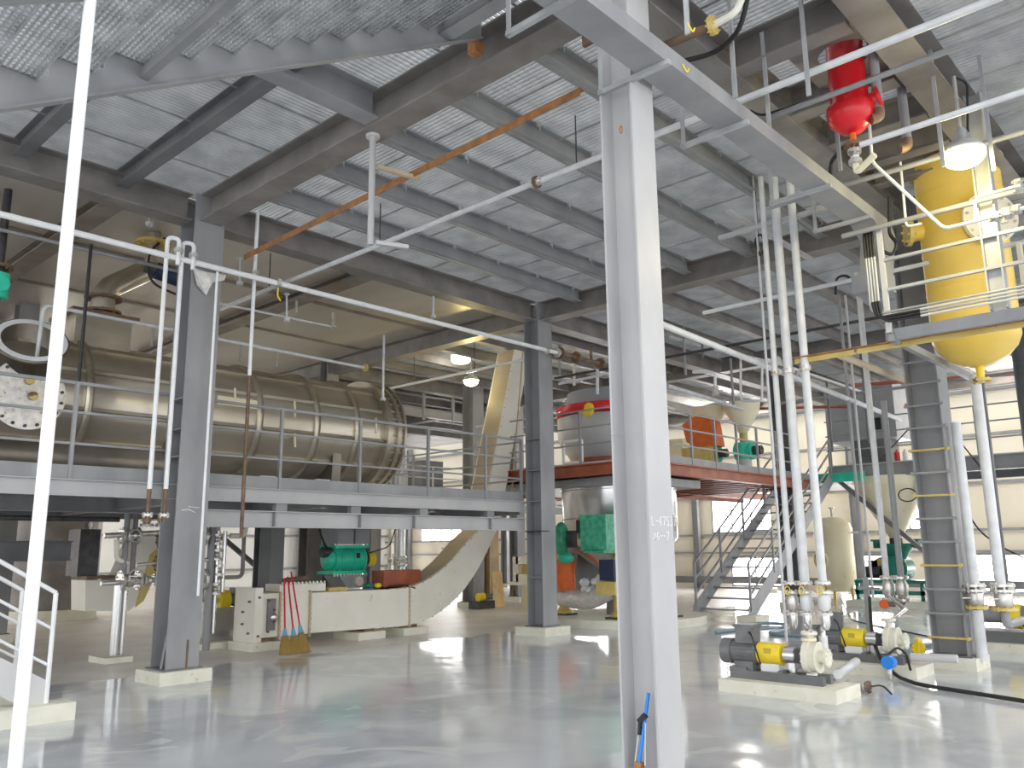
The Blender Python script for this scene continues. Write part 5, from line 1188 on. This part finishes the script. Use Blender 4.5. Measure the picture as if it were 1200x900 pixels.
# ------------------------------------------------------------------ floor pumps
def pump(label):
    t = T('centrifugal_pump', label, 'pump', (0, 0, 0)); z = .40
    MB().bx(-.32, .32, -.65, .65, 0, .13).build('concrete_base', 'pad', t)
    MB().bx(-.14, -.06, -.45, .6, .13, .22).bx(.06, .14, -.45, .6, .13, .22).bx(-.14, .14, .40, .6, .13, .25).bx(-.14, .14, -.02, .04, .13, .24).build('base_frame', 'steel_d', t)
    m = MB().cyl((0, .30, z), (0, .66, z), .118, n=28).build('motor', 'motor', t)
    mb = MB()
    for i in range(20):
        a = 2 * PI * i / 20; c, s = math.cos(a), math.sin(a); mb.bar((c * .124, .33, z + s * .124), (c * .124, .58, z + s * .124), .006, .018, (c, 0, s))
    mb.build('cooling_fins', 'motor', m)
    MB().cyl((0, .60, z), (0, .72, z), .135, n=28).build('fan_cowl', 'motor', t)
    MB().bx(-.10, .10, .33, .53, z + .10, z + .27).bx(-.115, .115, .315, .545, z + .27, z + .30).build('terminal_box', 'motor', t)
    MB().tube(rnd([(-.1, .36, z + .22), (-.16, .30, z + .2), (-.15, .22, z - .1)], .05), .01, 6).build('motor_cable', 'black', t)
    MB().bx(-.10, .10, .34, .56, .22, z - .09).build('motor_feet', 'motor', t)
    g = MB().cyl((0, .02, z), (0, .29, z), .115, n=28).build('coupling_guard', 'yellow', t)
    MB().box((-.108, .155, z + .03), (.012, .08, .07)).build('warning_label', 'label', g)
    MB().bx(-.07, .07, .05, .26, z - .18, z - .10).build('guard_foot', 'white', t)
    MB().cyl((0, .0, z), (0, -.12, z), .085, n=22).cyl((0, -.12, z), (0, -.24, z), .07, n=22).build('bearing_housing', 'stainless', t)
    MB().bx(-.03, .03, -.11, -.04, .2, z - .05).build('bearing_foot', 'stainless', t)
    MB().bx(-.075, .075, -.2, -.13, z - .07, z + .07).build('bearing_window', 'dark', t)
    v = MB().cyl((0, -.24, z), (0, -.30, z), .17, n=30).cyl((0, -.28, z - .0), (0, -.38, z), .14, .16, n=30)
    v.build('volute', 'tankcream' if 0 else 'pad', t)
    MB().bolts((0, -.24, z), (0, 1, 0), .15, 12, .01, .03).build('volute_bolts', 'valve', t)
    MB().cyl((0, -.38, z), (0, -.46, z), .06, n=18).flange((0, -.46, z), (0, 1, 0), .095, .025, 16).build('suction_flange', 'pad', t)
    MB().cyl((0, -.28, z + .1), (0, -.28, z + .23), .04, n=14).flange((0, -.28, z + .24), (0, 0, 1), .085, .025, 16).build('discharge_flange', 'pad', t)
    MB().prism([(-.08, -.36, .13), (-.03, -.36, z - .12), (-.01, -.36, z - .12), (-.04, -.36, .13)], (0, .12, 0)).prism([(.08, -.36, .13), (.03, -.36, z - .12), (.01, -.36, z - .12), (.04, -.36, .13)], (0, .12, 0)).build('casing_feet', 'stainless', t)
    return t
p1 = pump('front pump with grey motor and yellow guard on a cream concrete base, nearest the camera'); p1.location = (8.87, 4.20, 0)
p2 = dup(p1, (10.98, 4.10, 0), 'second pump with yellow guard behind the front one, beside the laddered column')
# gauge, hose, valve on the floor
bg_ = T('blue_gauge', 'round bright blue instrument head on the base of the second pump', 'gauge', (10.5, 3.75, .1))
c = V(1042, 776, x=10.45); MB().cyl(c + Vec((.05, 0, 0)), c + Vec((-.06, 0, 0)), .075, n=22).build('head', 'blue', bg_); MB().cyl(c + Vec((-.02, 0, -.13)), c + Vec((-.02, 0, -.05)), .03, n=10).build('stem', 'pipe', bg_)
MB().cyl((c.x, c.y, .02), (c.x, c.y, c.z - .13), .018, n=8).build('post', 'valve', bg_)
pipe('cable', 'short black cable arching from the blue gauge over the second pump base', [c + Vec((0, .02, .06)), V(1043, 765, x=10.6), V(1052, 758, x=10.7), V(1062, 766, x=10.7), V(1067, 785, x=10.5)], .014, 'black', 'cable', R=.1, n=8)
hose = [V(1019, 700, x=12.0), V(1021, 735, x=11.4), V(1024, 755, x=11.0) , V(1035, 778, z=.15), V(1052, 793, z=.03), V(1075, 802, z=.03), V(1120, 809, z=.03), V(1165, 816, z=.03), V(1240, 828, z=.03)]
pipe('black_hose', 'long black hose dropping behind the second pump and snaking across the floor to the right', hose, .022, 'black', 'hose', R=.4, n=10)
pipe('blue_grey_hose', 'blue-grey hose bundle lying on the floor between the stairs and the front pump', [V(838, 741, z=.03), V(862, 738, z=.03), V(888, 730, z=.04), V(922, 731, z=.04), V(925, 737, z=.03), V(897, 742, z=.03), V(930, 745, z=.03), V(985, 747, z=.03), V(1010, 752, z=.03)], .03, 'bluegrey', 'hose', R=.5, n=8)
pipe('blue_grey_hose', 'second blue-grey hose loop on the floor crossing near the conduit foot', [V(870, 735, z=.03), V(900, 729, z=.04), V(928, 733, z=.04), V(905, 736, z=.08), V(880, 738, z=.08)], .022, 'bluegrey', 'hose', R=.4, n=8)
pipe('blue_grey_hose', 'blue-grey hose on the floor behind the second pump toward the laddered column', [V(1060, 755, z=.03), V(1085, 757, z=.03), V(1108, 752, z=.03)], .028, 'bluegrey', 'hose', R=.3, n=8)
pipe('floor_pipe', 'grey pipe lying low from the second pump to the laddered column foot', [V(1068, 770, x=11.0), V(1122, 772, x=11.0)], .05, 'steel_l', n=12)
pipe('floor_cable', 'long thin black cable across the floor behind the second pump', [V(985, 700, z=.012), V(998, 727, z=.012), V(1050, 738, z=.012), V(1120, 752, z=.012), V(1240, 771, z=.012)], .012, 'black', 'cable', R=.5, n=6)
pipe('floor_cable', 'thin dark cable on the floor at the right edge behind the hose', [V(1130, 742, z=.012), V(1175, 746, z=.012), V(1230, 762, z=.012)], .012, 'black', 'cable', R=.5, n=6)
fv = T('loose_valve', 'small loose steel valve with brown end lying on the floor beside the front pump', 'valve', (9.6, 3.7, 0))
c = V(1004, 804, z=.07); d = Vec((.2, -1, 0)).normalized()
MB().cyl(c - d * .08, c + d * .08, .045, n=14).build('valve_body', 'valve', fv)
for s in (-.08, .0, .07): MB().flange(c + d * s, d, .065, .02, 14).build('flange', 'valve', fv)
MB().flange(c + d * .12, d, .065, .025, 14).build('end_cap', 'rusty_dark', fv)
MB().tube(rnd([c - d * .09, c - d * .2, c - d * .26 + Vec((0, 0, .08))], .06), .016, 8).build('tail_pipe', 'dark', fv)
MB().tube(rnd([c + d * .12, c + d * .25 + Vec((.02, 0, .03)), c + d * .36 + Vec((-.06, 0, -.05))], .06), .01, 6).build('tail_hose', 'dark', fv)
yv = T('yellow_valve', 'small yellow valve standing on the floor left of the laddered column', 'valve', tuple(V(1079, 782, z=0)))
c = V(1079, 782, z=0); MB().cyl(c, c + Vec((0, 0, .1)), .06, n=14).build('foot', 'cream', yv); MB().cyl(c + Vec((0, 0, .1)), c + Vec((0, 0, .36)), .035, n=12).flange(c + Vec((0, 0, .24)), (1, 0, 0), .08, .06, 14).build('valve_body', 'yellow', yv)
rc_ = V(982, 708, x=13.5); t = T('red_rod', 'short red plastic rod lying behind the valves of the front pump', 'rod', tuple(rc_)); rc_ = V(978, 707, x=9.3)
MB().tube([(9.25, V(968, 708, x=9.25).y, rc_.z), (9.25, V(986, 708, x=9.25).y, rc_.z + .004)], .018, 8).build('handle', 'redplastic', t)
t.location = (0, 0, 0)

# ------------------------------------------------------------------ hopper over the green mill
HX, HY = 23.0, 7.62
hp = T('cone_hopper', 'large cream cone hopper hanging from the gallery above the green mill', 'hopper', (HX, HY, 1.7))
MB().lathe([(.14, 1.72), (.93, 3.05), (.95, 3.12), (.95, 3.3)], (HX, HY, 0), (0, 0, 1), 40).build('cone', 'tankcream', hp)
MB().box((HX, HY + .1, 3.42), (.8, .9, .28)).build('top_box', 'steel_d', hp)
MB().cyl((HX, HY, 1.58), (HX, HY, 1.72), .16, n=16).build('outlet', 'dark', hp)
cb = V(1063, 580, x=22.1); n = 16
MB().tube([(22.12 + .02 * (k % 2), cb.y + math.cos(2 * PI * k / n) * .22, cb.z + math.sin(2 * PI * k / n) * .16) for k in range(n + 1)], .016, 6).build('cable_coil', 'black', hp)
gm = T('green_mill', 'dark green mill with funnel inlet standing on a grey slab below the cone hopper', 'mill', (HX, HY, 0))
MB().bx(HX - .9, HX + .9, HY - 1.0, HY + 1.1, 0, .16).build('base_slab', 'pad', gm)
MB().lathe([(.16, 1.14), (.42, 1.5), (.44, 1.58), (.38, 1.58)], (HX, HY, 0), (0, 0, 1), 20).build('funnel', 'dgreen', gm)
for s in (-1, 1): MB().cyl((HX, HY + s * .5, 1.46), (HX, HY + s * .5, 1.66), .09, n=12).cyl((HX, HY + s * .5, 1.64), (HX, HY + s * .5, 1.69), .15, n=12).build('side_port', 'dgreen', gm)
MB().cyl((HX - .35, HY + .0, .95), (HX + .3, HY + .0, .95), .32, n=28).build('drum', 'dgreen', gm)
MB().cyl((HX - .40, HY, .95), (HX - .34, HY, .95), .17, n=20).build('drum_cover', 'dgreen', gm)
MB().cyl((HX - .1, HY + .35, .95), (HX + .1, HY + .35, .95), .30, n=24).build('belt_guard', 'ochre', gm)
MB().cyl((HX - .1, HY + .4, .85), (HX - .1, HY + .85, .85), .16, n=18).build('motor', 'dark', gm)
MB().box((HX, HY + .62, 1.08), (.2, .25, .15)).build('terminal_box', 'dark', gm)
mb = MB().bx(HX - .45, HX + .4, HY - .75, HY + 1.0, .58, .66)
for yy in (-.7, .0, .9): mb.bx(HX - .45, HX - .36, HY + yy, HY + yy + .09, .16, .6)
mb.bx(HX - .45, HX - .38, HY - .7, HY + 1, .3, .4).build('frame', 'dgreen', gm)
MB().bx(HX - .5, HX - .3, HY - .95, HY - .8, .16, .75).build('control_post', 'dgreen', gm)
# cream tank left of it
ct2 = T('cream_tank', 'upright cream tank with round manhole standing left of the cone hopper', 'tank', (24, 9.66, 0))
KX, KY = 24.0, 9.66
MB().lathe([(.0, .26), (.25, .30), (.46, .45), (.52, .65), (.52, 2.0), (.46, 2.18), (.25, 2.32), (.0, 2.36)], (KX, KY, 0), (0, 0, 1), 36).build('shell', 'tankcream', ct2)
MB().cyl((KX, KY, 2.34), (KX, KY, 2.6), .03, n=8).flange((KX, KY, 2.6), (0, 0, 1), .08, .03, 12).build('top_nozzle', 'pipe', ct2)
dv = Vec((-.92, .38, 0)).normalized(); o_ = Vec((KX, KY, 1.15)) + dv * .46
mq = MB().cyl(o_, o_ + dv * .1, .23, n=24).build('manhole', 'tankcream', ct2); MB().ring([(.2, 0), (.24, 0), (.24, .02), (.2, .02)], o_ + dv * .1, dv, 24).build('manhole_rim', 'ochre', mq)
MB().cyl((KX, KY - .5, 1.9), (KX, KY - .75, 1.9), .03, n=8).build('side_nozzle', 'pipe', ct2)
for a in (.6, 2.7, 4.8): MB().bar((KX + .4 * math.cos(a), KY + .4 * math.sin(a), 0), (KX + .4 * math.cos(a), KY + .4 * math.sin(a), .6), .07, .07).build('leg', 'ochre', ct2)
pipe('slack_cable', 'slack black cable sagging across the right window bay', [V(1136, 605, x=20), V(1150, 625, x=20), V(1180, 645, x=20), V(1215, 660, x=20)], .018, 'black', 'cable', R=.6, n=6)

# blue long-handled tool leaning inside the near column
bt = T('blue_pruner', 'blue-handled long tool with black clamp leaning in the web of the near column', 'tool', (4.98, 3.35, 0))
a = V(760, 812, x=4.98); b = V(749, 893, x=4.93)
MB().tube([b, a], .012, 10).build('handle', 'blue', bt)
m_ = V(754, 843, x=4.95); MB().bar(m_ + Vec((0, .035, -.02)), m_ + Vec((0, -.02, .03)), .03, .035).bar(m_ + Vec((-.01, .02, -.02)), m_ + Vec((-.01, .03, -.10)), .02, .02).build('clamp', 'black', bt)
MB().tube([m_ + Vec((0, .03, -.03)), V(744, 895, x=4.93)], .005, 6).tube([m_ + Vec((0, -.015, -.02)), V(756, 897, x=4.93)], .005, 6).build('side_rod', 'pipe', bt)
MB().box(b + Vec((0, 0, -.02)), (.04, .05, .04)).build('head', 'rust', bt)

# ------------------------------------------------------------------ far pipe racks past the vessel end
random.seed(11)
fr_ = T('far_platform', 'distant grey platform with pale equipment seen past the vessel end', 'platform', (16, 22, 0))
MB().bx(13, 25, 19.5, 30, 3.0, 3.06).build('deck', 'greydeck', fr_); MB().ib((13, 19.5, 2.88), (25, 19.5, 2.88), .24, .16).build('edge_beam', 'steel', fr_)
MB().ib((13, 19.5, 2.88), (13, 30, 2.88), .24, .16).build('edge_beam', 'steel', fr_)
f2 = T('far_railing', 'distant thin railing on the far platform behind the vessel end', 'railing', (16, 19.5, 3.06))
for z in (4.1, 3.75, 3.4): MB().bar((13, 19.5, z), (25, 19.5, z), .035, .035).build('rail', 'steel_l', f2)
for i in range(9): MB().bar((13 + 1.5 * i, 19.5, 3.06), (13 + 1.5 * i, 19.5, 4.1), .04, .04).build('post', 'steel_l', f2)
for i in range(16):
    x = random.uniform(13.4, 20); y = random.uniform(20.2, 26); h = random.uniform(3.9, 6)
    tag(MB().tube(rnd([(x, y, 3.06), (x, y, h), (x + random.uniform(-.8, .8), y, h)], .1), random.uniform(.03, .06), 8).build('rack_pipe', random.choice(['white', 'pipe', 'steel_d', 'pipe'])), 'slim bent pipe standing on the far platform past the vessel end', 'pipe', 'pipes on the far platform')
for i in range(5):
    x = 14.2 + i * 1.5; y = 22 + (i % 3) * 1.4
    tag(MB().cyl((x, y, 3.06), (x, y, 3.9 + .2 * (i % 2)), .38, n=20).ell((x, y, 3.9 + .2 * (i % 2)), .38, (1, 1, .5), 18).build('storage_drum', ('pale_wall', 'stainless', 'dock', 'pale_wall', 'steel_l')[i]), ('nearest', 'second', 'middle', 'fourth', 'farthest')[i] + ' round drum in the line of drums on the far platform', 'drum')
for i, (x, y) in enumerate(((13.6, 20.4), (15.6, 24), (18.4, 21.0))):
    tag(MB().bx(x, x + .9, y, y + .8, 3.06, 4.5).build('cabinet', ('dock', 'pale_wall', 'steel_d')[i]), ('dark grey cabinet at the near corner of the far platform', 'pale cabinet deep on the far platform', 'dark cabinet behind the conveyor on the far platform')[i], 'cabinet')
# ================================================================== small services under the far decks
random.seed(23)
def svc(label, pts, r=.025, m='pipe', hang=(), drops=()):
    t = T('service_pipe', label, 'pipe', tuple(pts[0])); MB().tube(rnd(pts, .12), r, 8).build('pipe_run', m, t)
    for h in hang: MB().tube([h, (h[0], h[1], 6.28)], .008, 5).build('drop_rod', 'dark', t)
    for d_ in drops: valve_parts(t, d_, (0, 0, 1), .05, False)
    return t
svc('slim pipe under the deck right of the near column, behind the pale pipe', [V(785, 395, x=16), V(850, 412, x=17.5), V(905, 425, x=18.8)], .04, 'pipe')
svc('short bent pipe with valve dropping from the deck right of the near column', [V(812, 436, x=15), V(838, 436, x=15), V(838, 462, x=15)], .03, 'white', drops=(V(838, 458, x=15),))
svc('long pale pipe sloping right toward the rotary valves below the deck', [V(782, 452, x=16), V(880, 482, x=19)], .05, 'pipe')
svc('dark pipe crossing high behind the three vertical pipes', [(14.5, 12, 5.4), (14.5, 4, 5.4)], .03, 'dark')
svc('white pipe frame hanging above the rotary valves', [V(868, 415, x=18.5), V(868, 470, x=18.5), V(893, 470, x=18.5), V(893, 430, x=18.5)], .03, 'white')
svc('pale pipe running above the staircase toward the back wall', [(17, 8, 5.6), (26, 8, 5.6)], .035, 'pipe')
svc('grey pipe running above the wall gallery', [(20.5, 9.5, 5.2), (20.5, -2, 5.2)], .04, 'steel')
svc('red-brown pipe below the last deck beams above the gallery', [(22, 8, 5.7), (25.5, 0, 5.7)], .05, 'redbeam')
svc('slim red-brown pipe above the stair landing', [(21, 11, 5.3), (24.5, 6.4, 5.3)], .04, 'redbeam')
svc('bent pale conduit descending in front of the mixer vessel', [V(690, 420, x=14), V(700, 425, x=14), V(700, 462, x=14)], .035, 'pipe')
svc('horizontal pale pipe crossing in front of the mixer vessel lid', [V(655, 450, x=13.9), V(712, 438, x=13.9)], .03, 'pipe')
for i, (px, top, bot, x, m) in enumerate(((655, 392, 440, 14.5, 'steel'), (672, 400, 452, 15.2, 'steel_l'), (800, 375, 440, 15.5, 'steel'), (822, 385, 420, 16.5, 'steel_d'), (856, 420, 475, 17.5, 'steel'), (1008, 410, 520, 20.5, 'steel_d'), (968, 440, 530, 21.0, 'steel_d'), (1085, 470, 500, 14, 'steel'))):
    a, b = V(px, top, x=x), V(px, bot, x=x)
    tag(MB().tube([(a.x, a.y, min(a.z, 6.28)), (a.x, a.y, b.z)], .03, 8).build('drop_conduit', m), ('first', 'second', 'third', 'fourth', 'fifth', 'sixth', 'seventh', 'eighth')[i] + ' thin drop conduit from the left hanging below the far decks', 'conduit')
for i, (px, top, bot) in enumerate(((461, 420, 480), (497, 448, 492), (531, 448, 495), (580, 445, 480))):
    a, b = V(px, top, y=18), V(px, bot, y=18)
    tag(MB().bar((a.x, 18, min(a.z, 6.28)), (a.x, 18, b.z), .07, .07, (1, 0, 0)).build('hanging_post', 'steel_m'), ('leftmost', 'second', 'third', 'rightmost')[i] + ' of four grey posts hanging from the far deck beyond the vessel end', 'post')
t = T('hanging_beam', 'pale horizontal beam carried by the hanging posts beyond the vessel end', 'beam', (12, 18, 4.6))
a, b = V(455, 478, y=18), V(590, 497, y=18); MB().ib(a, b, .26, .18).build('beam_body', 'steel_m', t)
pipe('service_cable', 'black looped cable hanging at the grating behind the slim conduits', [V(979, 345, x=12.4), V(980, 325, x=12.4), V(992, 322, x=12.4), V(1003, 335, x=12.4), V(1012, 340, x=12.2)], .02, 'black', 'cable', R=.15, n=6)
pipe('service_cable', 'small black cable loop at the head of the thin conduit left of the three pipes', [V(891, 300, x=9.6), V(884, 282, x=9.6), V(891, 273, x=9.6), V(897, 284, x=9.6), V(893, 298, x=9.6)], .014, 'black', 'cable', R=.1, n=6)
tag(MB().tube([V(890, 290, x=9.6), (V(890, 290, x=9.6).x, V(890, 290, x=9.6).y, 6.28)], .004, 5).build('wire', 'dark'), 'thin wire hanging from the deck to the cable loop left of the three pipes', 'wire')
pipe('service_cable', 'black cable looping from the trunking end to the tank rack', [V(1030, 292, x=9.2), V(1046, 300, x=9.3), V(1052, 285, x=9.3), V(1042, 275, x=9.3), V(1042, 230, x=9.3)], .02, 'black', 'cable', R=.12, n=6)
pipe('service_cable', 'black cable dropping in a curve left of the red vessel drain', [V(973, 205, x=8.6), V(974, 190, x=8.6), V(984, 176, x=8.4), V(992, 170, x=8.2)], .022, 'black', 'cable', R=.12, n=6)
pipe('service_cable', 'thin black cable running along the second channel left of the red vessel', [V(880, 130, x=7.1), V(892, 136, x=7.1), V(948, 118, x=7.1)], .012, 'black', 'cable', R=.1, n=6)
# structural cross beams seen right of the trunking end
for p0, p1, l in (((9.3, 3.35, 5.45), (9.3, 4.9, 5.45), 'short grey arm beside the tops of the three vertical pipes'), ((8.9, 4.55, 5.6), (11.4, 4.55, 5.6), 'pale channel supporting the pipe tops, running away from the camera')):
    tag(MB().bar(p0, p1, .06, .05).build('support_arm', 'steel_m'), l, 'bracket')
# timber and small floor things far away
for i, (px, py, m) in enumerate(((905, 694, 'cream'), (1165, 716, 'redbeam'), (545, 690, 'wood'))):
    p = V(px, py, z=0); tag(MB().box((p.x, p.y, .07), (.9, .35, .14), .4).build('floor_block', m), ('pale block lying on the floor behind the staircase foot', 'pink-brown bundle on the floor at the right edge near the wall', 'timber piece on the floor beyond the conveyor curve')[i], 'block')

eh = T('equipment_housing', 'long dark grey equipment housing with panel seams at the back of the far platform', 'housing', (19, 28, 3.06))
MB().bx(13.5, 24.5, 27.6, 28.6, 3.06, 4.9).build('housing_body', 'dock', eh)
for i in range(9): MB().bx(14.2 + i * 1.2, 14.25 + i * 1.2, 27.55, 27.62, 3.1, 4.85).build('panel_seam', 'steel_l', eh)
for i in range(4): MB().bx(14.5 + i * 2.4, 15.2 + i * 2.4, 27.5, 27.6, 3.9, 4.4).build('vent_panel', 'steel_d', eh)
# ================================================================== light
w = bpy.data.worlds.new('sky'); bpy.context.scene.world = w; w.use_nodes = True
bg = w.node_tree.nodes['Background']; bg.inputs[0].default_value = (.95, .97, 1.0, 1); bg.inputs[1].default_value = 2.0
def lamp(loc, e, col, r=.12):
    d = bpy.data.lights.new('lamp_or_fill_light', 'POINT'); d.energy = e; d.color = col; d.shadow_soft_size = r
    o = bpy.data.objects.new('lamp_or_fill_light', d); o.location = loc; C.objects.link(o)
lamp((8.3, 1.79, 4.98), 45, (1, .86, .42))
lamp((13.3, 13.5, 5.1), 60, (1, .82, .35))
for x, y in ((2.5, 27), (9.5, 28.5), (17, 29), (24.5, 13.0), (24.6, 4.5)): lamp((x, y, 5.9), 430 if x < 20 else 260, (1, .95, .86), .2)  # fill lights below the added lamps; the two above belong to lit lamps
s = bpy.context.scene; s.view_settings.view_transform = 'Standard'; s.view_settings.look = 'None'
s.view_settings.gamma = 1; s.view_settings.exposure = 0.4; s.view_settings.use_curve_mapping = False
s.cycles.use_denoising = True; s.cycles.max_bounces = 8; s.cycles.diffuse_bounces = 5; s.cycles.glossy_bounces = 4
s.cycles.sample_clamp_indirect = 6
